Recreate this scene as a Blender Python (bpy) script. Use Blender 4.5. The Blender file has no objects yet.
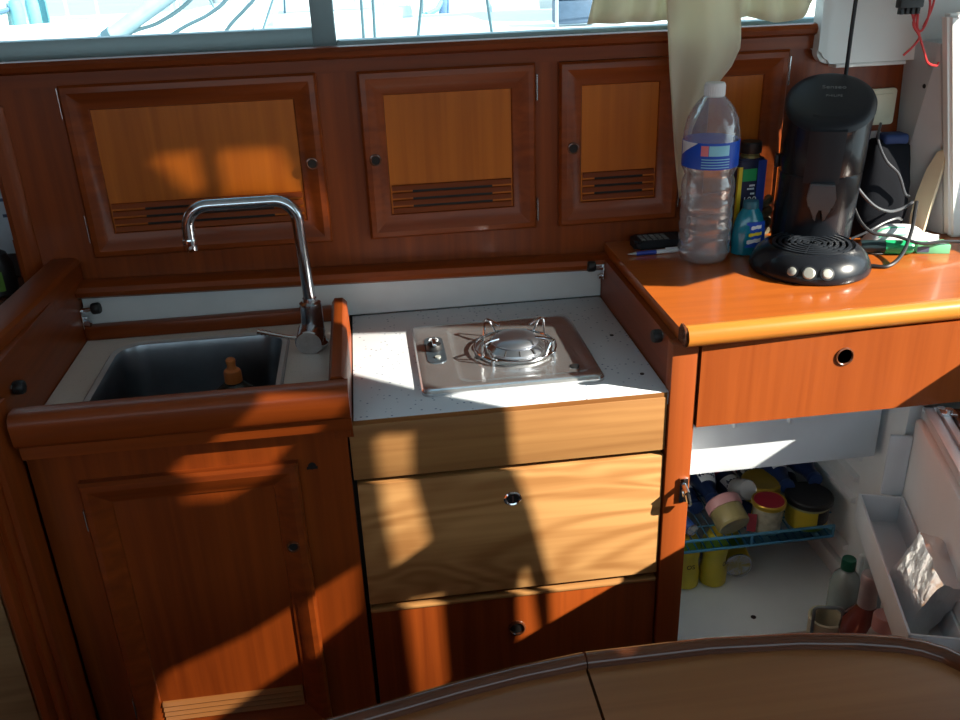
import bpy, bmesh, math, random
from mathutils import Vector, Matrix
random.seed(7)
S = bpy.context.scene
COL = S.collection
R_ = math.radians
PI = math.pi

# ------------------------------------------------------------------ materials
def newmat(name):
    m = bpy.data.materials.new(name); m.use_nodes = True
    nt = m.node_tree; nt.nodes.clear()
    out = nt.nodes.new('ShaderNodeOutputMaterial')
    return m, nt, out

def setp(b, **k):
    for n, v in k.items():
        n = n.replace('_', ' ')
        if n in b.inputs: b.inputs[n].default_value = v

def plain(name, col, rough=.5, metal=0., coat=0., spec=.5, noise=.08, nscale=18, bump=0., trans=0., ior=1.45, sheen=0., coat_rough=.08, alpha=1.):
    """one colour with a slight mottled variation, optional bump"""
    m, nt, out = newmat(name)
    b = nt.nodes.new('ShaderNodeBsdfPrincipled')
    setp(b, Roughness=rough, Metallic=metal, IOR=ior)
    b.inputs['Coat Weight'].default_value = coat
    b.inputs['Coat Roughness'].default_value = coat_rough
    b.inputs['Specular IOR Level'].default_value = spec
    b.inputs['Transmission Weight'].default_value = trans
    b.inputs['Sheen Weight'].default_value = sheen
    tc = nt.nodes.new('ShaderNodeTexCoord')
    n = nt.nodes.new('ShaderNodeTexNoise'); n.inputs['Scale'].default_value = nscale; n.inputs['Detail'].default_value = 4
    nt.links.new(tc.outputs['Object'], n.inputs['Vector'])
    r = nt.nodes.new('ShaderNodeValToRGB')
    c = Vector(col)
    r.color_ramp.elements[0].position = .3; r.color_ramp.elements[1].position = .7
    r.color_ramp.elements[0].color = (*(c*(1-noise)), 1); r.color_ramp.elements[1].color = (*[min(1, v) for v in c*(1+noise)], 1)
    nt.links.new(n.outputs['Fac'], r.inputs['Fac']); nt.links.new(r.outputs['Color'], b.inputs['Base Color'])
    if bump:
        bp = nt.nodes.new('ShaderNodeBump'); bp.inputs['Strength'].default_value = bump; bp.inputs['Distance'].default_value = .002
        n2 = nt.nodes.new('ShaderNodeTexNoise'); n2.inputs['Scale'].default_value = nscale*12; n2.inputs['Detail'].default_value = 3
        nt.links.new(tc.outputs['Object'], n2.inputs['Vector'])
        nt.links.new(n2.outputs['Fac'], bp.inputs['Height']); nt.links.new(bp.outputs['Normal'], b.inputs['Normal'])
    nt.links.new(b.outputs[0], out.inputs[0])
    return m

def wood(name, light, dark, axis='x', rough=.40, coat=.10, fine=70, figure=0., fscale=(1.2, 1.2, 7), crough=.12):
    m, nt, out = newmat(name)
    b = nt.nodes.new('ShaderNodeBsdfPrincipled')
    setp(b, Roughness=rough); b.inputs['Coat Weight'].default_value = coat; b.inputs['Coat Roughness'].default_value = crough
    b.inputs['Specular IOR Level'].default_value = .28
    tc = nt.nodes.new('ShaderNodeTexCoord')
    mp = nt.nodes.new('ShaderNodeMapping')
    s = [fine, fine, fine]; s['xyz'.index(axis)] = fine*.035
    mp.inputs['Scale'].default_value = s
    nt.links.new(tc.outputs['Object'], mp.inputs['Vector'])
    n = nt.nodes.new('ShaderNodeTexNoise'); n.inputs['Scale'].default_value = 1.; n.inputs['Detail'].default_value = 6; n.inputs['Distortion'].default_value = .4
    nt.links.new(mp.outputs[0], n.inputs['Vector'])
    # broad bands
    mp2 = nt.nodes.new('ShaderNodeMapping')
    s2 = [9, 9, 9]; s2['xyz'.index(axis)] = .6
    mp2.inputs['Scale'].default_value = s2
    nt.links.new(tc.outputs['Object'], mp2.inputs['Vector'])
    nb = nt.nodes.new('ShaderNodeTexNoise'); nb.inputs['Scale'].default_value = 1.; nb.inputs['Detail'].default_value = 2
    nt.links.new(mp2.outputs[0], nb.inputs['Vector'])
    mix = nt.nodes.new('ShaderNodeMath'); mix.operation = 'MULTIPLY_ADD'; mix.inputs[1].default_value = .55
    nt.links.new(n.outputs['Fac'], mix.inputs[0])
    h = nt.nodes.new('ShaderNodeMath'); h.operation = 'MULTIPLY'; h.inputs[1].default_value = .45
    nt.links.new(nb.outputs['Fac'], h.inputs[0]); nt.links.new(h.outputs[0], mix.inputs[2])
    fac = mix.outputs[0]
    if figure:
        mp3 = nt.nodes.new('ShaderNodeMapping'); mp3.inputs['Scale'].default_value = fscale
        mp3.inputs['Location'].default_value = (.37, .2, .9)
        nt.links.new(tc.outputs['Object'], mp3.inputs['Vector'])
        n3 = nt.nodes.new('ShaderNodeTexNoise'); n3.inputs['Scale'].default_value = 1.; n3.inputs['Detail'].default_value = 1.5; n3.inputs['Distortion'].default_value = .6
        nt.links.new(mp3.outputs[0], n3.inputs['Vector'])
        k = nt.nodes.new('ShaderNodeMath'); k.operation = 'MULTIPLY'; k.inputs[1].default_value = 70
        nt.links.new(n3.outputs['Fac'], k.inputs[0])
        si = nt.nodes.new('ShaderNodeMath'); si.operation = 'SINE'; nt.links.new(k.outputs[0], si.inputs[0])
        ad = nt.nodes.new('ShaderNodeMath'); ad.operation = 'MULTIPLY_ADD'; ad.inputs[1].default_value = figure
        nt.links.new(si.outputs[0], ad.inputs[0]); nt.links.new(fac, ad.inputs[2]); fac = ad.outputs[0]
    r = nt.nodes.new('ShaderNodeValToRGB')
    r.color_ramp.elements[0].position = .33; r.color_ramp.elements[1].position = .68
    r.color_ramp.elements[0].color = (*dark, 1); r.color_ramp.elements[1].color = (*light, 1)
    nt.links.new(fac, r.inputs['Fac']); nt.links.new(r.outputs['Color'], b.inputs['Base Color'])
    nt.links.new(b.outputs[0], out.inputs[0])
    return m

def speckled(name, base, speck, scale=170, amount=.16):
    m, nt, out = newmat(name)
    b = nt.nodes.new('ShaderNodeBsdfPrincipled'); setp(b, Roughness=.38)
    tc = nt.nodes.new('ShaderNodeTexCoord')
    v = nt.nodes.new('ShaderNodeTexVoronoi'); v.inputs['Scale'].default_value = scale
    nt.links.new(tc.outputs['Object'], v.inputs['Vector'])
    r = nt.nodes.new('ShaderNodeValToRGB'); r.color_ramp.elements[0].position = amount; r.color_ramp.elements[1].position = amount+.1
    r.color_ramp.elements[0].color = (*speck, 1); r.color_ramp.elements[1].color = (*base, 1)
    nt.links.new(v.outputs['Distance'], r.inputs['Fac'])
    # only some of the cells carry a fleck
    g = nt.nodes.new('ShaderNodeMath'); g.operation = 'GREATER_THAN'; g.inputs[1].default_value = .55
    sp = nt.nodes.new('ShaderNodeSeparateColor'); nt.links.new(v.outputs['Color'], sp.inputs[0]); nt.links.new(sp.outputs[0], g.inputs[0])
    mx = nt.nodes.new('ShaderNodeMix'); mx.data_type = 'RGBA'
    nt.links.new(g.outputs[0], mx.inputs['Factor']); mx.inputs['A'].default_value = (*base, 1); nt.links.new(r.outputs['Color'], mx.inputs['B'])
    nt.links.new(mx.outputs['Result'], b.inputs['Base Color']); nt.links.new(b.outputs[0], out.inputs[0])
    return m

def clear(name, tint=(1, 1, 1), gloss=.12, rough=.03, bumpy=0., milk=0.):
    """thin clear plastic or pane: lets light through, with a glossy skin"""
    m, nt, out = newmat(name)
    t = nt.nodes.new('ShaderNodeBsdfTransparent'); t.inputs[0].default_value = (*tint, 1)
    g = nt.nodes.new('ShaderNodeBsdfGlossy'); g.inputs['Roughness'].default_value = rough
    fr = nt.nodes.new('ShaderNodeLayerWeight'); fr.inputs['Blend'].default_value = gloss
    mx = nt.nodes.new('ShaderNodeMixShader')
    nt.links.new(fr.outputs['Facing' if gloss > .2 else 'Fresnel'], mx.inputs[0]); nt.links.new(t.outputs[0], mx.inputs[1]); nt.links.new(g.outputs[0], mx.inputs[2])
    if bumpy:
        tc = nt.nodes.new('ShaderNodeTexCoord'); n = nt.nodes.new('ShaderNodeTexNoise'); n.inputs['Scale'].default_value = 60
        nt.links.new(tc.outputs['Object'], n.inputs['Vector'])
        bp = nt.nodes.new('ShaderNodeBump'); bp.inputs['Strength'].default_value = bumpy; bp.inputs['Distance'].default_value = .004
        nt.links.new(n.outputs['Fac'], bp.inputs['Height'])
        nt.links.new(bp.outputs[0], g.inputs['Normal']); nt.links.new(bp.outputs[0], fr.inputs['Normal'])
    last = mx.outputs[0]
    if milk:
        df = nt.nodes.new('ShaderNodeBsdfDiffuse'); df.inputs[0].default_value = (.85, .88, .92, 1)
        m2 = nt.nodes.new('ShaderNodeMixShader'); m2.inputs[0].default_value = milk
        nt.links.new(last, m2.inputs[1]); nt.links.new(df.outputs[0], m2.inputs[2]); last = m2.outputs[0]
    nt.links.new(last, out.inputs[0])
    return m

RED_L, RED_D = (.265, .052, .0062), (.140, .0245, .0033)
W_X = wood('varnished_mahogany_long', RED_L, RED_D, 'x')
W_Y = wood('varnished_mahogany_deep', RED_L, RED_D, 'y')
W_Z = wood('varnished_mahogany_upright', RED_L, RED_D, 'z')
W_PANEL = wood('door_panel_veneer', (.52, .142, .0105), (.34, .080, .0058), 'z', fine=60)
W_TOP = wood('worktop_veneer', (.45, .112, .016), (.33, .076, .011), 'x', rough=.28, coat=.6)
W_NOSE = wood('nosing_teak', (.62, .24, .035), (.42, .125, .018), 'x', rough=.3, coat=.5)
W_FRONT = wood('drawer_veneer', (.33, .074, .0135), (.245, .050, .009), 'z', fine=80)
W_TEAK = wood('light_teak', (.47, .245, .088), (.31, .140, .044), 'x', rough=.45, coat=.15, figure=.13, fscale=(2.2, 1.2, 7))
W_TEAKF = wood('light_teak_plain', (.40, .205, .070), (.24, .105, .034), 'x', rough=.45, coat=.15)
W_PLY = wood('pale_ply', (.30, .185, .085), (.20, .115, .05), 'x', rough=.5, coat=.1, figure=.06, fscale=(1.4, 1.2, 5))
W_TABLE = wood('table_veneer', (.34, .140, .050), (.23, .086, .029), 'x', rough=.38, coat=.2, fine=55)
W_RAIL = wood('table_rail', (.14, .045, .018), (.075, .022, .009), 'x', rough=.25, coat=.6)
W_SLAT = wood('teak_slats', (.30, .13, .04), (.20, .075, .02), 'x')
DARK = plain('dark_gap', (.008, .005, .004), .7)
BLACK = plain('black_rubber', (.012, .012, .013), .45)
WHITE_L = plain('splashback_laminate', (.60, .62, .62), .42, noise=.03)
LAM = speckled('speckled_laminate', (.66, .70, .74), (.20, .26, .36), 110, .15)
LAM_S = speckled('sink_laminate', (.76, .73, .67), (.58, .55, .50), 220)
STEEL = plain('stainless_steel', (.66, .66, .66), .27, metal=1, noise=.06, nscale=40)
STEEL_B = plain('brushed_basin_steel', (.34, .37, .40), .3, metal=1, noise=.08, nscale=30)
CHROME = plain('chrome', (.74, .76, .79), .1, metal=1, noise=.02)
CHROME_W = plain('worn_chrome', (.60, .64, .69), .17, metal=1, noise=.12, nscale=90)
FR_WHITE = plain('fridge_white', (.80, .83, .84), .4, noise=.02)
FR_GREY = plain('fridge_grey', (.64, .68, .72), .42, noise=.03)
GRP = plain('white_gelcoat', (.72, .74, .72), .35, noise=.02, coat=.2)
GRP_G = plain('grey_gelcoat', (.50, .53, .55), .4, noise=.03)
ALU = plain('teal_anodised_aluminium', (.27, .38, .41), .4, metal=.2, noise=.03)
GLASS = clear('window_glass', (.93, .99, 1.0), .05, .0)
IVORY = plain('ivory_plastic', (.72, .67, .50), .35, noise=.02)
WPLAS = plain('white_plastic', (.74, .75, .76), .35, noise=.02)
CLOTH = plain('cream_canvas', (.76, .70, .57), .85, noise=.05, nscale=9, bump=.15, sheen=.2)
_nt = CLOTH.node_tree; _o = [n for n in _nt.nodes if n.type == 'OUTPUT_MATERIAL'][0]; _b = [n for n in _nt.nodes if n.type == 'BSDF_PRINCIPLED'][0]
_t = _nt.nodes.new('ShaderNodeBsdfTranslucent'); _t.inputs[0].default_value = (.90, .82, .62, 1); _m = _nt.nodes.new('ShaderNodeMixShader'); _m.inputs[0].default_value = .5
_nt.links.new(_b.outputs[0], _m.inputs[1]); _nt.links.new(_t.outputs[0], _m.inputs[2]); _nt.links.new(_m.outputs[0], _o.inputs[0])
CORD = plain('black_cord', (.012, .012, .014), .4)
GCORD = plain('grey_cord', (.07, .075, .085), .3)
RED = plain('red_wire', (.55, .03, .03), .4)
MBLK = plain('matte_black_plastic', (.013, .016, .021), .45, spec=.35, noise=.05)
GBLK = plain('glossy_black_plastic', (.010, .012, .016), .25, coat=.05, spec=.4, noise=.03, coat_rough=.08)
SILVERP = plain('silver_button', (.38, .40, .37), .4, metal=.4)
INK = plain('grey_print', (.19, .20, .20), .6)
WINK = plain('white_print', (.80, .82, .85), .6)
NAVY = plain('navy_print', (.012, .025, .085), .3, noise=.15)
BLUE = plain('blue_label', (.006, .07, .48), .45)
LBLUE = plain('pale_blue_print', (.22, .56, .72), .4)
PINK = plain('pink_print', (.62, .19, .22), .4)
GREEN = plain('green_band', (.012, .30, .095), .4)
YEL = plain('yellow_edge', (.72, .56, .03), .4)
PETC = clear('clear_bottle_plastic', (.97, .99, 1.0), .38, .05, .5, .12)
WATER = clear('drinking_water', (.92, .97, 1.0), .32, .02, .3, .05)
GEL = plain('blue_gel', (.006, .25, .36), .15, trans=.25, coat=.4)
ORANGE = plain('orange_cap', (.60, .19, .045), .4)
SOAPM = plain('dim_clear_soap', (.10, .10, .085), .15, trans=.55)
CANVAS_K = plain('black_nylon', (.006, .007, .010), .8, spec=.12, bump=.12, nscale=25)
NYL_B = plain('dark_blue_nylon', (.012, .03, .11), .7)
CREAM = plain('cream_leather', (.62, .52, .36), .7, nscale=12)
ROPE = plain('braided_olive_cord', (.13, .115, .07), .85, noise=.4, nscale=120, bump=.5)
RACKB = plain('blue_rack_plastic', (.075, .25, .40), .35, noise=.05)
GOLDL = plain('gold_lid', (.50, .33, .045), .3, metal=.6)
REDL = plain('red_lid', (.36, .018, .035), .35)
PINKL = plain('pink_lid', (.58, .28, .28), .45)
GLJAR = plain('green_jar_content', (.22, .20, .09), .25, coat=.4, noise=.3, nscale=60)
CLJAR = plain('pale_jar_content', (.36, .33, .24), .22, coat=.5, noise=.25, nscale=70)
YLAB = plain('yellow_label', (.62, .45, .03), .4)
YCAN = plain('yellow_drink', (.62, .50, .045), .3, noise=.12)
ROSE = plain('rose_wine', (.16, .035, .03), .12, coat=.5)
FOILN = plain('pink_silver_foil', (.60, .48, .48), .35, metal=.6)
CLGR = plain('pale_glass', (.34, .40, .38), .12, coat=.5)
DGRN = plain('dark_green_cap', (.012, .12, .07), .4)
BEIGE = plain('beige_pot', (.62, .54, .36), .4)
FOIL = plain('crumpled_aluminium_foil', (.80, .80, .80), .30, metal=1, bump=.9, nscale=6)
TEALW = plain('pale_teal_lining', (.40, .50, .50), .6)
SKYW = plain('white_hull_paint', (.80, .82, .82), .3, noise=.04)
SAILB = plain('blue_canvas', (.12, .22, .40), .8)
TEALB = plain('teal_cover', (.16, .40, .44), .7)
WIRE = plain('rigging_wire', (.14, .22, .25), .4, metal=.5)
MAST = plain('silver_mast', (.62, .70, .72), .35, metal=.5)

# ------------------------------------------------------------------ mesh helpers
def BM(): return bmesh.new()

def box(bm, x0, x1, y0, y1, z0, z1, bev=0., seg=2, mat=None):
    vs = [bm.verts.new((x, y, z)) for x in (x0, x1) for y in (y0, y1) for z in (z0, z1)]
    fs = [(0, 1, 3, 2), (4, 6, 7, 5), (0, 4, 5, 1), (2, 3, 7, 6), (0, 2, 6, 4), (1, 5, 7, 3)]
    faces = [bm.faces.new([vs[i] for i in f]) for f in fs]
    if bev:
        ed = list({e for f in faces for e in f.edges})
        r = bmesh.ops.bevel(bm, geom=ed, offset=bev, segments=seg, affect='EDGES', profile=.5)
        vs = list({v for f in r['faces'] for v in f.verts} | {v for v in vs if v.is_valid})
    if mat is not None:
        for v in vs: v.co = mat @ v.co
    return vs

def hexa(bm, pts):
    """eight corners: bottom ring 0-3 counter-clockwise, then the top ring"""
    vs = [bm.verts.new(p) for p in pts]
    for f in ((3, 2, 1, 0), (4, 5, 6, 7), (0, 1, 5, 4), (1, 2, 6, 5), (2, 3, 7, 6), (3, 0, 4, 7)):
        bm.faces.new([vs[i] for i in f])

def prism(bm, poly, axis, a0, a1, bev=0.):
    """polygon of (u, v) pairs pushed along an axis: x -> (y,z), y -> (x,z), z -> (x,y)"""
    def P(u, v, a): return {'x': (a, u, v), 'y': (u, a, v), 'z': (u, v, a)}[axis]
    A = [bm.verts.new(P(u, v, a0)) for u, v in poly]; B = [bm.verts.new(P(u, v, a1)) for u, v in poly]
    n = len(poly); fs = [bm.faces.new(A), bm.faces.new(B[::-1])]
    for i in range(n): fs.append(bm.faces.new((A[i], B[i], B[(i+1) % n], A[(i+1) % n])))
    if bev:
        ed = list({e for f in fs[:2] for e in f.edges})
        bmesh.ops.bevel(bm, geom=ed, offset=bev, segments=2, affect='EDGES')

def rrect(x0, x1, y0, y1, r, n=6):
    p = []
    for cx, cy, a in ((x1-r, y1-r, 0), (x0+r, y1-r, 90), (x0+r, y0+r, 180), (x1-r, y0+r, 270)):
        for k in range(n+1):
            t = R_(a+90*k/n); p.append((cx+r*math.cos(t), cy+r*math.sin(t)))
    return p

def lathe(bm, prof, M=None, seg=28, sx=1., sy=1.):
    """profile of (radius, z); M places it"""
    M = M or Matrix(); rings = []
    for r, z in prof:
        if r < 1e-5: rings.append([bm.verts.new(M @ Vector((0, 0, z)))])
        else: rings.append([bm.verts.new(M @ Vector((sx*r*math.cos(2*PI*k/seg), sy*r*math.sin(2*PI*k/seg), z))) for k in range(seg)])
    for a, b in zip(rings, rings[1:]):
        for k in range(seg):
            j = (k+1) % seg
            if len(a) == 1 and len(b) == 1: continue
            if len(a) == 1: bm.faces.new((a[0], b[j], b[k]))
            elif len(b) == 1: bm.faces.new((a[k], a[j], b[0]))
            else: bm.faces.new((a[k], a[j], b[j], b[k]))
    for ring, flip in ((rings[0], True), (rings[-1], False)):
        if len(ring) > 2: bm.faces.new(ring[::-1] if flip else ring)

def TM(loc, d=(0, 0, 1)):
    """matrix that sends +Z to direction d at loc"""
    q = Vector(d).normalized().to_track_quat('Z', 'Y')
    return Matrix.Translation(loc) @ q.to_matrix().to_4x4()

def cyl(bm, p0, p1, r, r1=None, seg=24, bev=0.):
    p0, p1 = Vector(p0), Vector(p1); L = (p1-p0).length; r1 = r if r1 is None else r1
    pr = [(r-bev, 0), (r, bev), (r1, L-bev), (r1-bev, L)] if bev else [(r, 0), (r1, L)]
    lathe(bm, pr, TM(p0, p1-p0), seg)

def catmull(pts, n=8):
    P = [Vector(p) for p in pts]; P = [P[0]*2-P[1]] + P + [P[-1]*2-P[-2]]; out = []
    for i in range(1, len(P)-2):
        for k in range(n):
            t = k/n; a, b, c, d = P[i-1:i+3]
            out.append(.5*((2*b)+(-a+c)*t+(2*a-5*b+4*c-d)*t*t+(-a+3*b-3*c+d)*t**3))
    out.append(P[-2]); return out

def tube(bm, pts, r, seg=10, smooth=0, closed=False):
    P = catmull(pts, smooth) if smooth else [Vector(p) for p in pts]
    n = len(P); rings = []; up = None
    for i in range(n):
        if closed: d = P[(i+1) % n]-P[i-1]
        else: d = P[min(i+1, n-1)]-P[max(i-1, 0)]
        d.normalize()
        if up is None: up = d.orthogonal().normalized()
        up = (up-d*up.dot(d)).normalized(); s = d.cross(up)
        rr = r[i] if isinstance(r, (list, tuple)) else r
        rings.append([bm.verts.new(P[i]+(up*math.cos(2*PI*k/seg)+s*math.sin(2*PI*k/seg))*rr) for k in range(seg)])
    m = n if closed else n-1
    for i in range(m):
        a, b = rings[i], rings[(i+1) % n]
        for k in range(seg): bm.faces.new((a[k], a[(k+1) % seg], b[(k+1) % seg], b[k]))
    if not closed: bm.faces.new(rings[0][::-1]); bm.faces.new(rings[-1])

def bend(corners, r, n=7):
    """polyline with rounded corners"""
    P = [Vector(c) for c in corners]; out = [P[0]]
    for a, b, c in zip(P, P[1:], P[2:]):
        u, v = (a-b).normalized(), (c-b).normalized(); ang = u.angle(v); d = r/math.tan(ang/2)
        p0, p1 = b+u*d, b+v*d; ce = b+(u+v).normalized()*(r/math.sin(ang/2))
        for k in range(n+1):
            t = k/n; e = (p0-ce).normalized().slerp((p1-ce).normalized(), t) if True else None
            out.append(ce+e*r)
    return out+[P[-1]]

def frame(bm, x0, x1, z0, z1, y, prof):
    """mitred frame facing -Y; profile of (inset, height in front of y)"""
    L = []
    for u, v in prof:
        L.append([bm.verts.new((x, y-v, z)) for x, z in ((x0+u, z0+u), (x1-u, z0+u), (x1-u, z1-u), (x0+u, z1-u))])
    for a, b in zip(L, L[1:]):
        for k in range(4): bm.faces.new((a[k], a[(k+1) % 4], b[(k+1) % 4], b[k]))

def plate_hole(bm, outer, hole, axis, a0, a1):
    """rectangle outer=(u0,u1,v0,v1) with a hole polygon, pushed from a0 to a1 along axis"""
    u0, u1, v0, v1 = outer; cu = sum(p[0] for p in hole)/len(hole); cv = sum(p[1] for p in hole)/len(hole)
    def ang(p): return math.atan2(p[1]-cv, p[0]-cu)
    def ray_hole(t):
        d = (math.cos(t), math.sin(t)); best = None
        for p, q in zip(hole, hole[1:]+hole[:1]):
            ex, ey = q[0]-p[0], q[1]-p[1]; den = d[0]*ey-d[1]*ex
            if abs(den) < 1e-12: continue
            s = ((p[0]-cu)*ey-(p[1]-cv)*ex)/den; w = ((p[0]-cu)*d[1]-(p[1]-cv)*d[0])/den
            if s > 0 and -1e-6 <= w <= 1+1e-6: best = max(best or 0, s)
        return (cu+d[0]*best, cv+d[1]*best)
    def ray_rect(t):
        d = (math.cos(t), math.sin(t)); s = []
        if d[0] > 1e-9: s.append((u1-cu)/d[0])
        if d[0] < -1e-9: s.append((u0-cu)/d[0])
        if d[1] > 1e-9: s.append((v1-cv)/d[1])
        if d[1] < -1e-9: s.append((v0-cv)/d[1])
        s = min(s); return (cu+d[0]*s, cv+d[1]*s)
    T = sorted({round(ang(p), 6) for p in hole} | {round(ang(p), 6) for p in ((u0, v0), (u1, v0), (u1, v1), (u0, v1))})
    def P(p, a): return {'x': (a, p[0], p[1]), 'y': (p[0], a, p[1]), 'z': (p[0], p[1], a)}[axis]
    H = [[bm.verts.new(P(ray_hole(t), a)) for t in T] for a in (a0, a1)]
    O = [[bm.verts.new(P(ray_rect(t), a)) for t in T] for a in (a0, a1)]
    n = len(T)
    for i in range(n):
        j = (i+1) % n
        bm.faces.new((O[0][i], O[0][j], H[0][j], H[0][i])); bm.faces.new((O[1][j], O[1][i], H[1][i], H[1][j]))
        bm.faces.new((O[0][j], O[0][i], O[1][i], O[1][j])); bm.faces.new((H[0][i], H[0][j], H[1][j], H[1][i]))

def circle(cx, cy, r, n=24): return [(cx+r*math.cos(2*PI*k/n), cy+r*math.sin(2*PI*k/n)) for k in range(n)]

def sweep(bm, path, prof):
    """profile (outward, z) swept along an open path of (x, y); outward is to the left of travel"""
    P = [Vector((x, y)) for x, y in path]; rings = []
    for i, p in enumerate(P):
        ds = []
        if i > 0: ds.append((p-P[i-1]).normalized())
        if i < len(P)-1: ds.append((P[i+1]-p).normalized())
        ns = [Vector((-d.y, d.x)) for d in ds]; n = sum(ns, Vector((0, 0))); n.normalize(); n = n/max(.3, n.dot(ns[0]))
        rings.append([bm.verts.new((p.x+n.x*u, p.y+n.y*u, z)) for u, z in prof])
    m = len(prof)
    for a, b in zip(rings, rings[1:]):
        for k in range(m): bm.faces.new((a[k], a[(k+1) % m], b[(k+1) % m], b[k]))
    bm.faces.new(rings[0]); bm.faces.new(rings[-1][::-1])

# ------------------------------------------------------------------ object helpers
def wloc(o):
    v = Vector((0, 0, 0))
    while o is not None: v = v+o.location; o = o.parent
    return v

def obj(name, bm, mat, parent=None, local=False, sharp=32, doubles=False):
    if doubles: bmesh.ops.remove_doubles(bm, verts=bm.verts[:], dist=1e-5)
    bmesh.ops.recalc_face_normals(bm, faces=bm.faces[:])
    off = None
    if parent is not None and not local:
        off = wloc(parent); bmesh.ops.translate(bm, verts=bm.verts[:], vec=-off)
    for f in bm.faces: f.smooth = True
    for e in bm.edges:
        if len(e.link_faces) == 2 and e.calc_face_angle(0) > R_(sharp): e.smooth = False
    me = bpy.data.meshes.new(name); bm.to_mesh(me); bm.free()
    me.materials.append(mat)
    o = bpy.data.objects.new(name, me); COL.objects.link(o)
    if parent is not None: o.parent = parent
    return o

def tag(o, label, cat, group=None):
    o['label'] = label; o['category'] = cat
    if group: o['group'] = group
    return o

def thing(name, label, cat, loc=(0, 0, 0), rotz=0., group=None, rot=None):
    o = bpy.data.objects.new(name, None); COL.objects.link(o); o.empty_display_size = .05
    o.location = loc; o.rotation_euler = rot or (0, 0, rotz)
    return tag(o, label, cat, group)

def struct(name, bm, mat, label=None):
    o = obj(name, bm, mat); o['kind'] = 'structure'
    if label: o['label'] = label
    return o

def centre(o):
    """moves a single-mesh thing's origin to the middle of its foot"""
    vs = o.data.vertices; xs = [v.co.x for v in vs]; ys = [v.co.y for v in vs]; z = min(v.co.z for v in vs)
    c = Vector(((min(xs)+max(xs))/2, (min(ys)+max(ys))/2, z))
    for v in vs: v.co -= c
    o.location = c; return o

def dup(root, loc, rot, label, group=None):
    r = root.copy(); COL.objects.link(r); r.location = loc; r.rotation_euler = rot; r['label'] = label
    if group: r['group'] = group
    for ch in list(root.children):
        c = ch.copy(); COL.objects.link(c); c.parent = r
        for g in list(ch.children):
            d = g.copy(); COL.objects.link(d); d.parent = c
    return r

def text(name, body, size, mat, parent, M, extrude=.0002, local=False):
    cu = bpy.data.curves.new(name, 'FONT'); cu.body = body; cu.size = size; cu.extrude = extrude; cu.align_x = 'CENTER'; cu.align_y = 'CENTER'
    t = bpy.data.objects.new(name+'_tmp', cu); COL.objects.link(t)
    dg = bpy.context.evaluated_depsgraph_get(); dg.update()
    me = bpy.data.meshes.new_from_object(t.evaluated_get(dg)); bpy.data.objects.remove(t); bpy.data.curves.remove(cu)
    bm = BM(); bm.from_mesh(me); bpy.data.meshes.remove(me)
    bmesh.ops.transform(bm, matrix=M, verts=bm.verts[:])
    return obj(name, bm, mat, parent, local=local)

FACE = Matrix.Rotation(R_(90), 4, 'X')       # text in the XY plane -> upright, read from -Y
def Tface(loc, yaw=0., tilt=0.): return Matrix.Translation(loc) @ Matrix.Rotation(yaw, 4, 'Z') @ Matrix.Rotation(tilt, 4, 'X') @ FACE

# ------------------------------------------------------------------ setting
bm = BM(); box(bm, -1.6, 1.126, -1.06, 1.78, -.04, 0); struct('floor', bm, plain('dark_carpet', (.05, .052, .058), .9, nscale=60, noise=.2))
bm = BM(); box(bm, -1.6, 1.14, -1.0, 2.0, 2.25, 2.30); struct('ceiling', bm, GRP)
# hull side with the window gap
bm = BM(); box(bm, -1.6, 1.14, 1.78, 1.83, 0, 1.28); box(bm, -1.6, 1.14, 1.72, 1.77, 1.66, 2.25)
box(bm, 1.09, 1.14, 1.64, 1.72, 1.31, 1.66); struct('wall_back', bm, TEALW)
# unseen aft bulkhead; its openings are cut to shape the sun patches
SUN_PATCH_HOLES = [
 [(.672, .985), (.671, 1.09), (.652, 1.27), (.637, 1.373), (.634, 1.48), (.645, 1.557), (.667, 1.63), (.70, 1.72), (.79, 1.72), (.835, 1.635), (.872, 1.575), (.97, 1.425),
  (1.0, 1.35), (1.10, 1.28), (1.25, 1.23), (1.34, 1.27), (1.365, 1.315), (1.39, 1.36), (1.415, 1.395), (1.43, 1.40), (1.455, 1.40), (1.455, .985)],
 [(.640, .985), (.640, 1.127), (.646, 1.185), (.656, 1.10), (.664, .985)],
 [(.519, 1.585), (.553, 1.54), (.551, 1.465), (.562, 1.332), (.527, 1.332), (.521, 1.46)],
 [(.533, 1.258), (.569, 1.22), (.572, .985), (.538, .985)],
 [(.497, 1.385), (.382, 1.405), (.303, 1.442), (.26, 1.31), (.33, 1.288), (.433, 1.282), (.492, 1.292)],
 [(.403, 1.789), (.346, 1.76), (.354, 1.70), (.392, 1.652), (.417, 1.645), (.452, 1.662), (.463, 1.69)],
 [(.763, 2.165), (.812, 2.11), (.815, 2.035), (.795, 2.065)],  # this and the next stand in for sunlight bounced off the hob
 [(.829, 2.09), (.893, 2.01), (.925, 1.85), (.918, 1.80), (.895, 1.925), (.832, 2.01)],
]
bm = BM(); edges = []
for poly in [[(-1.0, 0), (1.775, 0), (1.775, 2.25), (-1.0, 2.25)]] + SUN_PATCH_HOLES:
    vs = [bm.verts.new((1.118, y, z)) for y, z in poly]
    edges += [bm.edges.new((vs[i], vs[(i+1) % len(vs)])) for i in range(len(vs))]
bmesh.ops.triangle_fill(bm, edges=edges, use_beauty=True, use_dissolve=False)
r = bmesh.ops.extrude_face_region(bm, geom=bm.faces[:])
bmesh.ops.translate(bm, verts=[v for v in r['geom'] if isinstance(v, bmesh.types.BMVert)], vec=(.008, 0, 0))
wr = struct('wall_right', bm, GRP)
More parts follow.
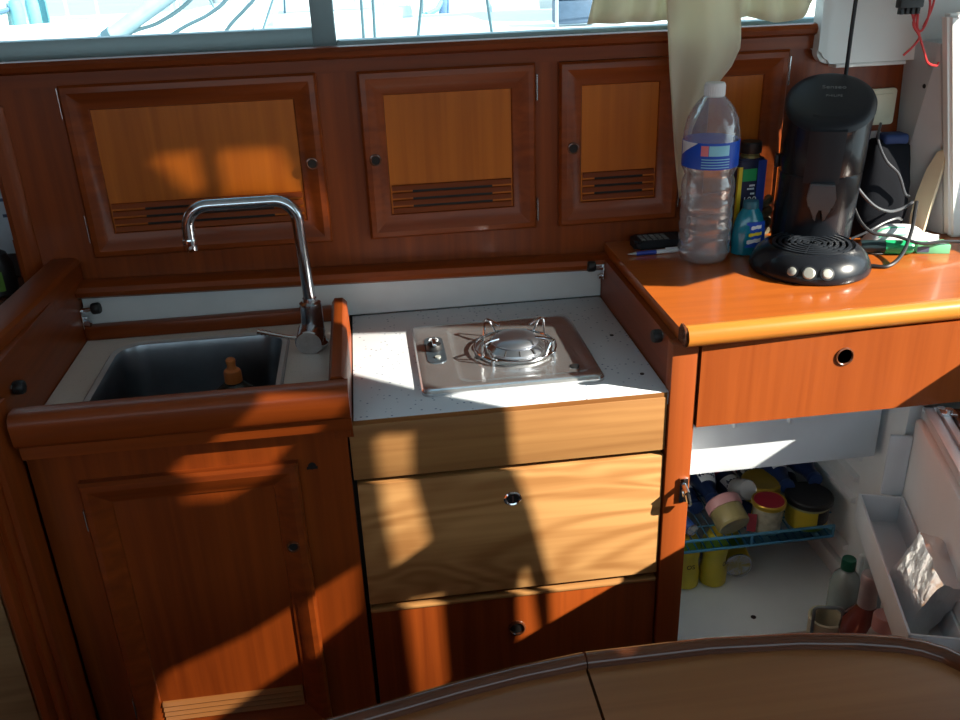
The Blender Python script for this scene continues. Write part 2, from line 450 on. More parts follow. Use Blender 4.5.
SUN_DIM = clear('sun_dimming_tint', (.68, .65, .62), .1); SUN_DIM_D = clear('dark_sun_dimming_tint', (.56, .53, .50), .1)  # tints for unseen sheets added to weaken some sun patches
bm = BM(); box(bm, 1.128, 1.131, .24, .500, 1.27, 1.46); box(bm, 1.128, 1.131, .33, .475, 1.63, 1.80); obj('sun_dimming_pane', bm, SUN_DIM, wr)
bm = BM(); box(bm, 1.128, 1.131, .75, .935, 1.79, 2.18); obj('sun_dimming_pane', bm, SUN_DIM_D, wr)  # added to soften the patch on the upper cupboard door
bm = BM(); box(bm, -1.65, -1.6, -1.0, 1.78, 0, 2.25); struct('wall_left', bm, W_Z)
bm = BM(); box(bm, -1.65, 1.126, -1.06, -1.0, 0, 1.12); box(bm, -1.65, 1.126, -1.06, -1.0, 1.80, 2.25); struct('wall_front', bm, W_Z)
# grey lining between the back wall and the companionway, with its bright post
bm = BM(); hexa(bm, [(1.014, 1.620, .926), (1.066, 1.516, .926), (1.116, 1.516, .926), (1.116, 1.620, .926), (.996, 1.620, 1.27), (.996, 1.516, 1.27), (1.116, 1.516, 1.27), (1.116, 1.620, 1.27)])
struct('wall_aft', bm, GRP_G)
bm = BM(); hexa(bm, [(1.064, 1.488, .926), (1.112, 1.488, .926), (1.112, 1.514, .926), (1.064, 1.514, .926), (.984, 1.488, 1.32), (1.066, 1.488, 1.32), (1.066, 1.514, 1.32), (.984, 1.514, 1.32)]); bmesh.ops.bevel(bm, geom=bm.edges[:], offset=.006, segments=3, affect='EDGES'); struct('trim_3', bm, GRP)

# windows: two sliding panes in teal aluminium
bm = BM()
box(bm, -1.5, -.034, 1.665, 1.70, 1.296, 1.332, .003); box(bm, -1.5, -.034, 1.665, 1.70, 1.63, 1.66, .003)
box(bm, -.074, -.034, 1.662, 1.702, 1.296, 1.66, .004)
w1 = struct('window_1', bm, ALU)
bm = BM(); box(bm, -1.49, -.07, 1.680, 1.684, 1.325, 1.635); obj('pane', bm, GLASS, w1)
bm = BM(); box(bm, -.034, 1.09, 1.665, 1.70, 1.287, 1.309, .003); box(bm, -.034, 1.09, 1.665, 1.70, 1.63, 1.66, .003); box(bm, 1.06, 1.09, 1.665, 1.70, 1.30, 1.65)
w2 = struct('window_2', bm, ALU)
bm = BM(); box(bm, -.034, 1.07, 1.690, 1.694, 1.304, 1.635); obj('pane', bm, GLASS, w2)

# ledge under the windows
bm = BM()
prism(bm, [(1.665, 1.262), (1.665, 1.300), (1.612, 1.306), (1.604, 1.304), (1.600, 1.297), (1.602, 1.289), (1.612, 1.284), (1.612, 1.262)], 'x', -1.2, .828)
struct('trim_1', bm, W_X)

# ------------------------------------------------------------------ upper cupboards
UP = 1.622
cup = thing('wall_cupboard', 'long reddish wooden wall cupboard with four framed louvred doors under the windows', 'cupboard', (.2, UP, .925))
bm = BM(); box(bm, -.595, 1.02, UP, UP+.012, .90, 1.284); box(bm, -.595, -.58, UP+.012, 1.76, .93, 1.284); box(bm, -.595, .80, UP+.012, 1.76, 1.27, 1.284)
obj('carcass', bm, W_Z, cup)
bm = BM(); prism(bm, [(-.622, UP-.012), (-.612, UP-.02), (-.596, UP-.012), (-.588, UP-.001), (-.588, UP+.03), (-.622, UP+.03)], 'z', .93, 1.235); box(bm, -.64, -.60, UP+.03, UP+.05, .93, 1.0)
obj('edge_molding', bm, W_Z, cup)
DPROF = [(0, 0), (0, .012), (.004, .017), (.013, .019), (.022, .016), (.034, .009), (.041, .007), (.0435, .003), (.0435, .0)]
def cupboard_door(parent, x0, x1, z0, z1, y, grille, knob, hinge, fw=.0435, pm=W_PANEL, gz=None, slat_n=4, gmat=W_X):
    k = fw/.0435
    bm = BM(); frame(bm, x0, x1, z0, z1, y, [(u*k, v) for u, v in DPROF])
    d = obj('door', bm, W_X, parent, sharp=24)
    bm = BM(); box(bm, x0+fw-.004, x1-fw+.004, y-.004, y-.001, z0+fw-.004, z1-fw+.004); obj('panel', bm, pm, d)
    if grille:
        g0, g1 = gz; bm = BM(); n = slat_n; h = (g1-g0)/n
        a0, a1 = x0+fw+.002, x1-fw-.002
        for q in range(n):
            zb = g0+q*h
            prism(bm, [(y-.004, zb), (y-.011, zb+.001), (y-.007, zb+h*.62), (y-.004, zb+h*.72)], 'x', a0, a1)
        obj('grille', bm, gmat, d)
        bm = BM()
        for q in range(1, n):
            zb = g0+q*h; box(bm, a0+(a1-a0)*.17, a0+(a1-a0)*.84, y-.0072, y-.003, zb-h*.30, zb+h*.0)
        obj('vent_slot', bm, DARK, d)['kind'] = 'stuff'
    kx, kz, kr = knob
    yy = y-.0195
    bm = BM(); lathe(bm, [(kr, 0), (kr+.0025, 0), (kr+.002, .002), (kr, .0025), (kr-.0015, .001), (kr-.0015, 0)], TM((kx, yy+.002, kz), (0, -1, 0)), 24)
    obj('pull_ring', bm, W_RAIL, d)
    bm = BM(); lathe(bm, [(kr-.001, 0), (kr-.001, .0012), (0, .0012)], TM((kx, yy+.0018, kz), (0, -1, 0)), 24); obj('finger_hole', bm, DARK, d)
    hx, zs = hinge
    for zc, hl in zs:
        bm = BM(); cyl(bm, (hx, y-.006, zc-hl/2), (hx, y-.006, zc+hl/2), .0020, seg=10); box(bm, hx-.002, hx+.002, y-.005, y+.0, zc-hl/2, zc+hl/2)
        obj('hinge', bm, STEEL, d)
    return d
hz = [(1.225, .036), (1.005, .036)]
cupboard_door(cup, -.494, -.073, .968, 1.265, UP, True, (-.095, 1.113, .0085), (-.497, [(1.235, .05), (1.02, .05)]), gz=(1.012, 1.066))
cupboard_door(cup, -.004, .305, .967, 1.263, UP, True, (.016, 1.112, .0085), (.309, [(1.22, .045), (1.0, .042)]), gz=(1.011, 1.066))
cupboard_door(cup, .348, .575, .966, 1.261, UP, True, (.373, 1.111, .0085), (.579, hz), gz=(1.012, 1.067))
cupboard_door(cup, .585, .770, .966, 1.263, UP, False, (.606, 1.111, .0085), (.775, [(1.225, .05), (1.0, .05)]))

# dark strip of joint lines on the cupboard face
# ------------------------------------------------------------------ fiddle and splashback behind the worktops
bm = BM()
def zt(x): return .9285-.022*(x+.535)/.985
n = 12
P = [(1.619, -.027), (1.590, -.027), (1.580, -.021), (1.577, -.012), (1.581, -.004), (1.590, 0), (1.619, 0)]
rings = [[bm.verts.new((-.545+.992*i/n, y, zt(-.545+.992*i/n)+v)) for y, v in P] for i in range(n+1)]
for a, b in zip(rings, rings[1:]):
    for k in range(len(P)): bm.faces.new((a[k], a[(k+1) % 7], b[(k+1) % 7], b[k]))
bm.faces.new(rings[0]); bm.faces.new(rings[-1][::-1])
struct('trim_2', bm, W_X)
bm = BM(); box(bm, -.528, .427, 1.598, 1.606, .826, .8985); centre(tag(obj('splashback', bm, WHITE_L), 'grey white splashback strip behind the sink and the hob', 'splashback'))

# ------------------------------------------------------------------ left side panel, post, ply panel
sp = thing('side_panel', 'reddish wooden side panel with a rounded cap rail left of the sink', 'panel', (-.55, 1.4, .3))
bm = BM(); box(bm, -.550, -.531, 1.150, 1.616, .30, .945); obj('board', bm, W_Y, sp)
bm = BM()
prof = [(.0, .922), (.0, .960), (.004, .966), (.012, .969), (.044, .969), (.054, .964), (.058, .952), (.058, .922)]
sweep(bm, [(-.528, 1.619), (-.538, 1.4), (-.560, 1.1), (-.58, .95)][::-1], [(u-.004, z) for u, z in prof]); obj('cap_rail', bm, W_Y, sp)
bm = BM(); prism(bm, [(-.580, 1.160), (-.580, 1.132), (-.572, 1.122), (-.560, 1.120), (-.552, 1.126), (-.548, 1.121), (-.540, 1.118), (-.533, 1.124), (-.529, 1.121), (-.522, 1.122), (-.515, 1.132), (-.513, 1.165)], 'z', .02, .915)
obj('corner_post', bm, W_Z, sp)
bm = BM(); box(bm, -1.25, -.592, 1.150, 1.165, 0.0, .80, .001)
centre(tag(obj('locker_front', bm, W_PLY), 'pale grained plywood panel at lower left beyond the dark corner post', 'panel'))

# ------------------------------------------------------------------ sink cabinet
FY = 1.175
sk = thing('sink_cabinet', 'reddish wooden cabinet below the sink with one framed louvred door', 'cabinet', (-.29, 1.3, .0))
bm = BM(); box(bm, -.513, -.063, FY, FY+.018, 0.0, .832); box(bm, -.513, -.498, FY+.018, 1.60, 0.0, .80); box(bm, -.083, -.068, FY+.018, 1.60, 0.0, .80)
obj('carcass', bm, W_Z, sk)
cupboard_door(sk, -.449, -.139, .262, .771, FY, True, (-.1605, .629, .0075), (-.452, [(.705, .035), (.335, .04)]), fw=.040, pm=W_Z, gz=(.304, .345), slat_n=4, gmat=W_SLAT)
bm = BM()
prism(bm, [(1.135, .856), (1.133, .885), (1.137, .895), (1.146, .900), (1.166, .899), (1.170, .895), (1.170, .825), (1.150, .825), (1.148, .846), (1.140, .849)], 'x', -.507, -.053)
obj('fiddle_rail', bm, W_X, sk, sharp=40)
bm = BM(); prism(bm, [(-.081, .800), (-.081, .892), (-.076, .900), (-.062, .900), (-.055, .892), (-.053, .800)], 'y', 1.170, 1.500, .004); obj('divider', bm, W_Y, sk, sharp=40)
bm = BM(); box(bm, -.530, -.085, 1.575, 1.597, .8245, .851, .004); obj('rear_rail', bm, W_X, sk)
bm = BM(); cyl(bm, (-.119, FY-.001, .757), (-.119, FY+.001, .757), .006, seg=12); box(bm, -.127, -.111, FY-.0015, FY, .752, .756); obj('keyhole', bm, DARK, sk)

bm = BM(); plate_hole(bm, (-.529, -.0855, 1.195, 1.597), rrect(-.470, -.163, 1.215, 1.545, .045), 'z', .800, .824)
centre(tag(obj('worktop', bm, LAM_S), 'pale beige worktop framing the sunken steel sink', 'worktop'))

sink = thing('sink', 'rectangular brushed steel sink basin under the swan neck tap', 'sink', (-.315, 1.38, .66))
bm = BM()
rings = []
for ins, z, rr in ((-.006, .8255, .05), (.0, .8275, .048), (.005, .826, .045), (.009, .812, .042), (.013, .74, .042), (.018, .695, .042), (.034, .681, .040), (.07, .678, .03), (.13, .676, .015)):
    rings.append([bm.verts.new((x, y, z)) for x, y in rrect(-.465+ins, -.168-ins, 1.22+ins, 1.540-ins, rr)])
for a, b in zip(rings, rings[1:]):
    m = len(a)
    for k in range(m): bm.faces.new((a[k], a[(k+1) % m], b[(k+1) % m], b[k]))
bm.faces.new(rings[-1]); obj('basin', bm, STEEL_B, sink)
bm = BM(); a = rrect(-.471, -.162, 1.214, 1.546, .052); b = rrect(-.459, -.174, 1.226, 1.534, .045)
for z in (.8265,):
    A = [bm.verts.new((x, y, .8245)) for x, y in a]; B = [bm.verts.new((x, y, .8295)) for x, y in rrect(-.467, -.166, 1.218, 1.542, .049)]; Cc = [bm.verts.new((x, y, .8275)) for x, y in b]
    m = len(A)
    for p, q in ((A, B), (B, Cc)):
        for k in range(m): bm.faces.new((p[k], p[(k+1) % m], q[(k+1) % m], q[k]))
obj('rim', bm, plain('pale_rim_steel', (.66, .67, .67), .35, metal=.45), sink)
bm = BM(); lathe(bm, [(.0, .6765), (.014, .6768), (.019, .6785), (.021, .6765)], Matrix.Translation((-.33, 1.40, 0))); obj('drain', bm, CHROME, sink)

soap = thing('soap_bottle', 'small clear washing up bottle with an orange cap standing in the sink', 'bottle', (-.258, 1.435, .679))
bm = BM(); lathe(bm, [(.026, 0), (.031, .004), (.031, .075), (.028, .092), (.016, .104), (.012, .108)], sx=1.15, sy=.8); obj('body', bm, SOAPM, soap, local=True)
bm = BM(); lathe(bm, [(.0135, .106), (.0150, .107), (.0150, .124), (.0135, .128), (.009, .131), (.007, .136), (.008, .142), (.0085, .147), (.006, .150), (0, .150)]); obj('cap', bm, ORANGE, soap, local=True)

# tap
tap = thing('kitchen_tap', 'chrome swan neck mixer tap with a side lever over the sink', 'tap', (-.117, 1.475, .8245))
bm = BM(); lathe(bm, [(.024, .8245), (.024, .829), (.0205, .832), (.0195, .84), (.0195, .897), (.0185, .903), (.013, .906), (.012, .912)], Matrix.Translation((-.117, 1.475, 0)))
cyl(bm, (-.120, 1.478, .850), (-.124, 1.434, .844), .0235, bev=.002, seg=32)
obj('body', bm, CHROME_W, tap)
bm = BM(); tube(bm, bend([(-.1165, 1.475, .900), (-.122, 1.475, 1.084), (-.296, 1.475, 1.084), (-.2985, 1.475, 1.018)], .036, 9), .0105, 16); obj('spout', bm, CHROME_W, tap)
bm = BM(); lathe(bm, [(.0118, 0), (.0122, .003), (.0122, .018), (.0116, .020)], Matrix.Translation((-.2985, 1.475, 1.011))); obj('aerator', bm, CHROME, tap)
bm = BM(); tube(bm, [(-.137, 1.445, .850), (-.165, 1.443, .857), (-.208, 1.441, .871)], .0042, 10)
for k in range(4): p = Vector((-.188-.006*k, 1.442, .8645+.00195*k)); tube(bm, [p-Vector((.0015, 0, -.0005)), p+Vector((.0015, 0, -.0005))], .0050, 10)
obj('lever', bm, CHROME, tap)

# ------------------------------------------------------------------ drawer unit and hob worktop
du = thing('drawer_unit', 'drawer unit of two pale teak fronts above a red one below the hob', 'drawers', (.18, 1.3, 0.0))
bm = BM(); box(bm, -.064, .423, 1.215, 1.225, 0.0, .80); box(bm, -.064, -.057, 1.19, 1.6, 0.0, .80); box(bm, .416, .423, 1.19, 1.6, 0.0, .80); obj('carcass', bm, DARK, du)
bm = BM(); box(bm, -.060, .4235, FY, FY+.018, .724, .817, .0015); obj('fascia', bm, W_TEAKF, du)
bm = BM(); box(bm, -.060, .4235, FY+.001, FY+.004, .8172, .8238); obj('edge_band', bm, W_SLAT, du)
bm = BM(); box(bm, -.056, .4225, FY, FY+.02, .487, .7145, .002); dw = obj('drawer', bm, W_TEAK, du)
bm = BM(); lathe(bm, [(.0085, 0), (.0125, 0), (.0125, .0025), (.0105, .004), (.0085, .003), (.0085, 0)], TM((.181, FY, .664), (0, -1, 0)) @ Matrix.Scale(1.12, 4, (1, 0, 0)), 28); box(bm, .1795, .1825, FY-.0035, FY, .6575, .6705)
obj('lock_ring', bm, CHROME, dw)
bm = BM(); lathe(bm, [(.0095, 0), (.0095, .001), (0, .001)], TM((.181, FY, .664), (0, -1, 0)), 24); obj('lock_recess', bm, DARK, dw)
bm = BM(); box(bm, -.056, .4225, FY+.001, FY+.02, .25, .470, .0015); dr = obj('drawer', bm, W_Z, du); dr['label'] = 'red lower drawer front'
bm = BM(); box(bm, -.056, .4225, FY-.002, FY+.02, .4705, .4770, .0025); obj('top_bead', bm, W_TEAKF, dr)
bm = BM(); lathe(bm, [(.0105, 0), (.0150, 0), (.0145, .003), (.0120, .004), (.0105, .002), (.0105, 0)], TM((.184, FY+.001, .404), (0, -1, 0)), 28); obj('pull_ring', bm, W_RAIL, dr)
bm = BM(); lathe(bm, [(.0105, 0), (.0105, .0012), (0, .0012)], TM((.184, FY+.001, .404), (0, -1, 0)), 24); obj('finger_hole', bm, DARK, dr)

bm = BM(); box(bm, -.0515, .4265, FY+.003, 1.597, .8245-.022, .8245, .0008)
wt = thing('worktop', 'white speckled worktop around the gas hob', 'worktop', (.19, 1.38, .80))
obj('slab', bm, LAM, wt)
for x, y in ((.398, 1.405), (.404, 1.245)):
    bm = BM(); lathe(bm, [(.0035, .8245), (.0035, .8255), (0, .8258)], Matrix.Translation((x, y, 0)), 12); obj('screw', bm, BLACK, wt)

# ------------------------------------------------------------------ gas hob
hob = thing('gas_hob', 'small steel single burner gas hob set in the white worktop', 'hob', (.198, 1.366, .8246))
bm = BM()
rings = []
for ins, z, rr in ((0, .8247, .014), (0, .8300, .014), (.0025, .8335, .013), (.007, .8350, .011), (.012, .8352, .010)):
    rings.append([bm.verts.new((x, y, z)) for x, y in rrect(.054+ins, .342-ins, 1.230+ins, 1.500-ins, rr)])
for a, b in zip(rings, rings[1:]):
    m = len(a)
    for k in range(m): bm.faces.new((a[k], a[(k+1) % m], b[(k+1) % m], b[k]))
bm.faces.new(rings[0]); 
# top of the plate with a pressed dish round the burner
inner = [[bm.verts.new((x, y, z)) for x, y in rrect(.112+i, .328-i, 1.250+i, 1.482-i, .02)] for i, z in ((0, .8352), (.003, .8345), (.008, .8318), (.014, .8312))]
m = len(inner[0])
for k in range(m): bm.faces.new((rings[-1][k], rings[-1][(k+1) % m], inner[0][(k+1) % m], inner[0][k]))
for a, b in zip(inner, inner[1:]):
    for k in range(m): bm.faces.new((a[k], a[(k+1) % m], b[(k+1) % m], b[k]))
bm.faces.new(inner[-1]); obj('plate', bm, plain('satin_hob_steel', (.60, .61, .62), .24, metal=.9, noise=.06, nscale=40), hob)
bm = BM(); prism(bm, rrect(.071, .103, 1.328, 1.436, .014), 'z', .8352, .8364); obj('control_panel', bm, plain('blue_grey_panel', (.045, .06, .075), .25, metal=.4), hob)
for nm, a in (('flame_mark', [(.080, 1.420), (.083, 1.428), (.090, 1.430), (.095, 1.424), (.092, 1.414), (.084, 1.412)]), ('ring_mark', [(.083, 1.408), (.094, 1.406)])):
    bm = BM(); tube(bm, [(x, y, .8366) for x, y in a], .0010, 6, 4); obj(nm, bm, WINK, hob)
bm = BM(); lathe(bm, [(.0135, .8364), (.0135, .842), (.0115, .846), (.0, .846)], Matrix.Translation((.086, 1.384, 0)))
kn = obj('knob', bm, BLACK, hob)
bm = BM(); box(bm, .0825, .0895, 1.369, 1.399, .846, .852, .002); obj('grip', bm, CHROME, kn)
bm = BM(); lathe(bm, [(.005, .8364), (.005, .8385), (0, .839)], Matrix.Translation((.089, 1.349, 0)), 14); obj('igniter_button', bm, SILVERP, hob)
bcx, bcy = .220, 1.362
bm = BM(); lathe(bm, [(.064, .8312), (.066, .8335), (.062, .8358), (.054, .8345), (.048, .8338)], Matrix.Translation((bcx, bcy, 0)), 40); obj('burner_bowl', bm, STEEL, hob)
bm = BM(); lathe(bm, [(.047, .834), (.050, .837), (.049, .8405), (.041, .8475), (.038, .8490), (.034, .8490)], Matrix.Translation((bcx, bcy, 0)), 40); b_ = obj('burner', bm, plain('burner_alloy', (.60, .64, .70), .28, metal=1), hob)
bm = BM(); lathe(bm, [(.0395, .8490), (.0400, .8515), (.034, .8570), (.018, .8605), (0, .8615)], Matrix.Translation((bcx, bcy, 0)), 40); obj('burner_cap', bm, plain('burner_cap_alloy', (.46, .49, .55), .33, metal=1), b_)
bm = BM()
for k in range(12):
    t = 2*PI*k/12; p = Vector((bcx, bcy, 0)); d = Vector((math.cos(t), math.sin(t), 0)); tube(bm, [p+d*.0488+Vector((0, 0, .8415)), p+d*.0418+Vector((0, 0, .8478))], .0010, 6)
obj('flame_slots', bm, DARK, b_)['kind'] = 'stuff'
ps = thing('pan_support', 'wire pan support ring with four upturned prongs on the hob', 'pan support', (bcx, bcy, .832))
bm = BM(); tube(bm, [(bcx+.068*math.cos(2*PI*k/40), bcy+.068*math.sin(2*PI*k/40), .8405) for k in range(40)], .0022, 8, closed=True); obj('ring', bm, CHROME, ps)
for a in (42, 122, 218, 318):
    t = R_(a); d = Vector((math.cos(t), math.sin(t), 0)); s = Vector((-math.sin(t), math.cos(t), 0)); o = Vector((bcx, bcy, 0))
    bm = BM(); q = lambda rr, ss, z: o+d*rr+s*ss+Vector((0, 0, z))
    tube(bm, bend([q(.066, -.013, .8405), q(.073, -.004, .866), q(.073, .004, .866), q(.066, .013, .8405)], .004, 4), .0020, 8)
    tube(bm, bend([q(.0725, 0, .866), q(.062, 0, .8675), q(.040, 0, .8650)], .01, 3), .0021, 8)
    cyl(bm, q(.068, .014, .8315), q(.068, .014, .8405), .0035, seg=10)
    obj('prong', bm, CHROME, ps)
for x, y in ((.303, 1.280), (.158, 1.345)):
    bm = BM(); lathe(bm, [(.0075, .8313), (.0075, .8330), (.005, .8338), (.003, .8338)], Matrix.Translation((x, y, 0)), 16); obj('plate_screw', bm, BLACK, hob)

# ------------------------------------------------------------------ fridge cabinet
fc = thing('fridge_cabinet', 'reddish orange cabinet with a wide drawer above the open fridge', 'cabinet', (.75, 1.3, 0.0))
bm = BM(); box(bm, .4255, .4665, 1.171, 1.195, 0.0, .9045, .0015); obj('corner_post', bm, W_FRONT, fc)
bm = BM(); box(bm, .4285, .4405, 1.195, 1.600, .40, .9045); obj('side_panel', bm, W_Y, fc)
bm = BM(); box(bm, .445, 1.10, 1.600, 1.612, 0.0, .90); box(bm, .4665, 1.10, 1.20, 1.6, .762, .772); obj('carcass', bm, W_X, fc)
bm = BM(); plate_hole(bm, (.4695, 1.075, .763, .9025), circle(.697, .862, .0135), 'y', 1.168, 1.187); dr = obj('drawer', bm, W_FRONT, fc)
bm = BM(); lathe(bm, [(.0115, 0), (.0152, 0), (.0150, .002), (.0130, .0028), (.0115, .0015), (.0115, 0)], TM((.697, 1.1682, .862), (0, -1, 0)), 28); obj('pull_ring', bm, W_RAIL, dr)
bm = BM(); lathe(bm, [(.0132, 0), (.0132, -.006), (.0, -.007)], TM((.697, 1.180, .862), (0, -1, 0)), 28); obj('finger_hole', bm, W_NOSE, dr)
bm = BM(); box(bm, .449, .463, 1.1665, 1.1715, .628, .672, .001); cyl(bm, (.456, 1.167, .660), (.456, 1.149, .655), .0045, seg=12); tube(bm, bend([(.456, 1.153, .657), (.459, 1.149, .640), (.463, 1.157, .630)], .006, 4), .0042, 10)
obj('latch', bm, CHROME, fc)

wk = thing('worktop', 'glossy orange brown wooden worktop carrying the coffee machine', 'worktop', (.75, 1.4, .905))
bm = BM(); prism(bm, [(.4395, 1.180), (1.116, 1.206), (1.116, 1.62), (.4395, 1.62)], 'z', .905, .925); obj('slab', bm, W_TOP, wk)
bm = BM()
sweep(bm, [(.4395, 1.180), (1.116, 1.206)], [(-.002, .9055), (-.024, .9055), (-.031, .911), (-.034, .921), (-.031, .931), (-.024, .9365), (-.012, .9365), (-.004, .932), (0, .9255)]); obj('nosing', bm, W_NOSE, wk, sharp=50)
bm = BM(); prism(bm, [(1.152, .908), (1.149, .92), (1.153, .933), (1.160, .938), (1.172, .938), (1.180, .928), (1.181, .908)], 'x', .436, .4394); obj('end_cap', bm, W_RAIL, wk)

# lid buffers on the two side panels
def bumper(label, loc, d, L=.02, name='bumper', cat='buffer'):
    t = thing(name, label, cat, loc)
    d = Vector(d).normalized(); p = Vector(loc)
    bm = BM(); cyl(bm, p, p+d*(L*.55), .0045, seg=12); obj('stem', bm, CHROME, t)
    bm = BM(); lathe(bm, [(.006, 0), (.0095, .001), (.0105, .004), (.0105, .012), (.009, .015), (0, .016)], TM(p+d*(L*.5), d), 18); obj('rubber_head', bm, BLACK, t)
    return t
bumper('black rubber buffer near the front of the left side panel', (-.5305, 1.235, .898), (1, 0, 0), .004)
bumper('black rubber buffer near the front edge of the orange worktop side', (.4280, 1.226, .897), (-1, 0, 0), .004)
t = bumper('black knob on a chrome bracket at the left end of the splashback', (-.5305, 1.586, .880), (1, -.05, .12), .040, 'lid_stay', 'lid stay')
bm = BM(); box(bm, -.5305, -.527, 1.576, 1.596, .846, .884, .001); cyl(bm, (-.530, 1.582, .858), (-.516, 1.580, .856), .006, seg=12); cyl(bm, (-.530, 1.588, .866), (-.520, 1.584, .866), .004, seg=12); obj('bracket', bm, CHROME, t)
t = bumper('black knob on a chrome bracket at the right end of the splashback', (.4280, 1.580, .892), (-1, -.08, .05), .034, 'lid_stay', 'lid stay')
bm = BM(); box(bm, .425, .4280, 1.570, 1.592, .868, .898, .001); cyl(bm, (.428, 1.578, .874), (.416, 1.575, .872), .004, seg=12); obj('bracket', bm, CHROME, t)

# ------------------------------------------------------------------ refrigerator
fr = thing('refrigerator', 'white built in fridge standing open under the orange worktop', 'refrigerator', (.65, 1.3, .05))
X0, X1, FZ = .4675, .834, .31
bm = BM()
box(bm, X0-.012, X0, 1.186, 1.592, .04, .760); box(bm, X1, X1+.03, 1.186, 1.592, .04, .760); box(bm, X0, X1, 1.582, 1.592, .04, .760)
box(bm, X0, X1, 1.186, 1.582, FZ-.02, FZ); box(bm, X0, X1, 1.186, 1.582, .752, .760); box(bm, X0, X1, 1.30, 1.31, .04, FZ-.02)
for k, z in enumerate((.355, .40, .505, .55, .595)):
    prism(bm, [(X1+.001, z-.008), (X1-.010, z-.004), (X1-.010, z+.004), (X1+.001, z+.008)], 'y', 1.29, 1.575)
box(bm, X1-.006, X1+.001, 1.235, 1.245, .36, .42, .002)
obj('liner', bm, FR_WHITE, fr)
bm = BM(); lathe(bm, [(.005, FZ), (.005, FZ+.0006), (0, FZ+.0008)], Matrix.Translation((.634, 1.235, 0)), 12); obj('drain_hole', bm, DARK, fr)
fz = None
bm = BM(); box(bm, X0+.004, .826, 1.248, 1.50, .627, .745, .004); fz = obj('freezer_box', bm, FR_GREY, fr)
bm = BM(); box(bm, X0+.006, .822, 1.238, 1.2485, .630, .742, .003); box(bm, .655, .661, 1.231, 1.239, .715, .742, .001); box(bm, .560, .566, 1.234, 1.239, .715, .742, .001); obj('flap', bm, FR_GREY, fz)
# wire shelf
bm = BM(); 
for z in (.432, .4555): box(bm, X0+.003, .800, 1.286, 1.2905, z-.0022, z+.0022, .001)
for x in (X0+.004, .640, .798): box(bm, x-.0022, x+.0022, 1.286, 1.2905, .432, .4555, .0008)
for k in range(21): x = X0+.008+k*.0158; tube(bm, [(x, 1.289, .4345), (x, 1.575, .4345)], .0014, 6)
for y in (1.36, 1.46, 1.57): tube(bm, [(X0+.002, y, .4322), (.832, y, .4322)], .0018, 6)
obj('rack', bm, RACKB, fr)
bm = BM(); box(bm, X0+.004, .797, 1.2885, 1.2895, .434, .4535); obj('rack_front', bm, clear('tinted_rack_panel', (.45, .72, .85), .1), fr)
# door, swung open past the right edge of the picture
A = R_(-18); HX, HY = .838, 1.178
du_ = Vector((math.sin(A), -math.cos(A), 0)); dn = Vector((math.cos(A), math.sin(A), 0))        # along the door, and outward
DM = Matrix(((du_.x, dn.x, 0, HX), (du_.y, dn.y, 0, HY), (0, 0, 1, 0), (0, 0, 0, 1)))          # local (s, outward, z)
def dbox(bm, s0, s1, n0, n1, z0, z1, bev=0.): box(bm, s0, s1, n0, n1, z0, z1, bev, 2, DM)
bm = BM(); dbox(bm, .006, .415, .010, .050, .075, .752, .004); door = obj('door', bm, FR_GREY, fr)
bm = BM(); dbox(bm, .012, .40, -.001, .012, .10, .742, .004); obj('inner_liner', bm, FR_WHITE, door)
bm = BM(); dbox(bm, .0, .42, .050, .066, .07, .757, .002); obj('wood_panel', bm, W_RAIL, door)
bm = BM(); dbox(bm, .0, .42, .010, .026, .752, .758, .001); dbox(bm, .0, .42, .031, .042, .752, .7595, .001); dbox(bm, .0, .006, .010, .05, .07, .758, .001); obj('metal_frame', bm, plain('bright_aluminium', (.72, .73, .74), .42, metal=.6), door)
bm = BM(); dbox(bm, .02, .036, .028, .052, .758, .764, .001); cyl(bm, DM @ Vector((.03, .04, .763)), DM @ Vector((.03, .04, .770)), .006, seg=12); obj('hinge_bracket', bm, CHROME, door)
bm = BM(); dbox(bm, .014, .022, -.036, -.001, .600, .712, .003)
obj('bin_bracket', bm, FR_GREY, door)
bm = BM(); cyl(bm, DM @ Vector((.0125, -.022, .695)), DM @ Vector((.0145, -.022, .695)), .0035, seg=10); obj('bracket_screw', bm, BLACK, door)
def binn(z0, z1, s0, s1, w):
    bm = BM(); t = .004
    dbox(bm, s0, s1, -w, -.002, z0, z0+t); dbox(bm, s0, s1, -w, -w+t, z0, z1, .001); dbox(bm, s0, s0+t, -w, -.002, z0, z1, .001); dbox(bm, s1-t, s1, -w, -.002, z0, z1, .001)
    dbox(bm, s0, s1, -.006, -.002, z0, z1, .001)
    return obj('door_bin', bm, FR_GREY, door)
binn(.552, .605, .030, .370, .072)
binn(.180, .240, .030, .370, .088)

# food in the door
def at_door(s, n, z): return DM @ Vector((s, n, z))
bm = BM(); nx, ny, nz = 10, 4, 8
random.seed(3)
def fv(i, j, k):
    p = Vector(((i/nx-.5)*.096, (j/ny-.5)*.034, (k/nz)*.100)); 
    return p+Vector((random.uniform(-.002, .002), random.uniform(-.0017, .0017), random.uniform(-.002, .002)))
G = {}
for i in range(nx+1):
    for j in range(ny+1):
        for k in range(nz+1):
            if i in (0, nx) or j in (0, ny) or k in (0, nz): G[i, j, k] = bm.verts.new(fv(i, j, k))
def quad(a, b, c, d): bm.faces.new((G[a], G[b], G[c], G[d]))
for i in range(nx):
    for k in range(nz): quad((i, 0, k), (i+1, 0, k), (i+1, 0, k+1), (i, 0, k+1)); quad((i, ny, k), (i, ny, k+1), (i+1, ny, k+1), (i+1, ny, k))
    for j in range(ny): quad((i, j, 0), (i, j+1, 0), (i+1, j+1, 0), (i+1, j, 0)); quad((i, j, nz), (i+1, j, nz), (i+1, j+1, nz), (i, j+1, nz))
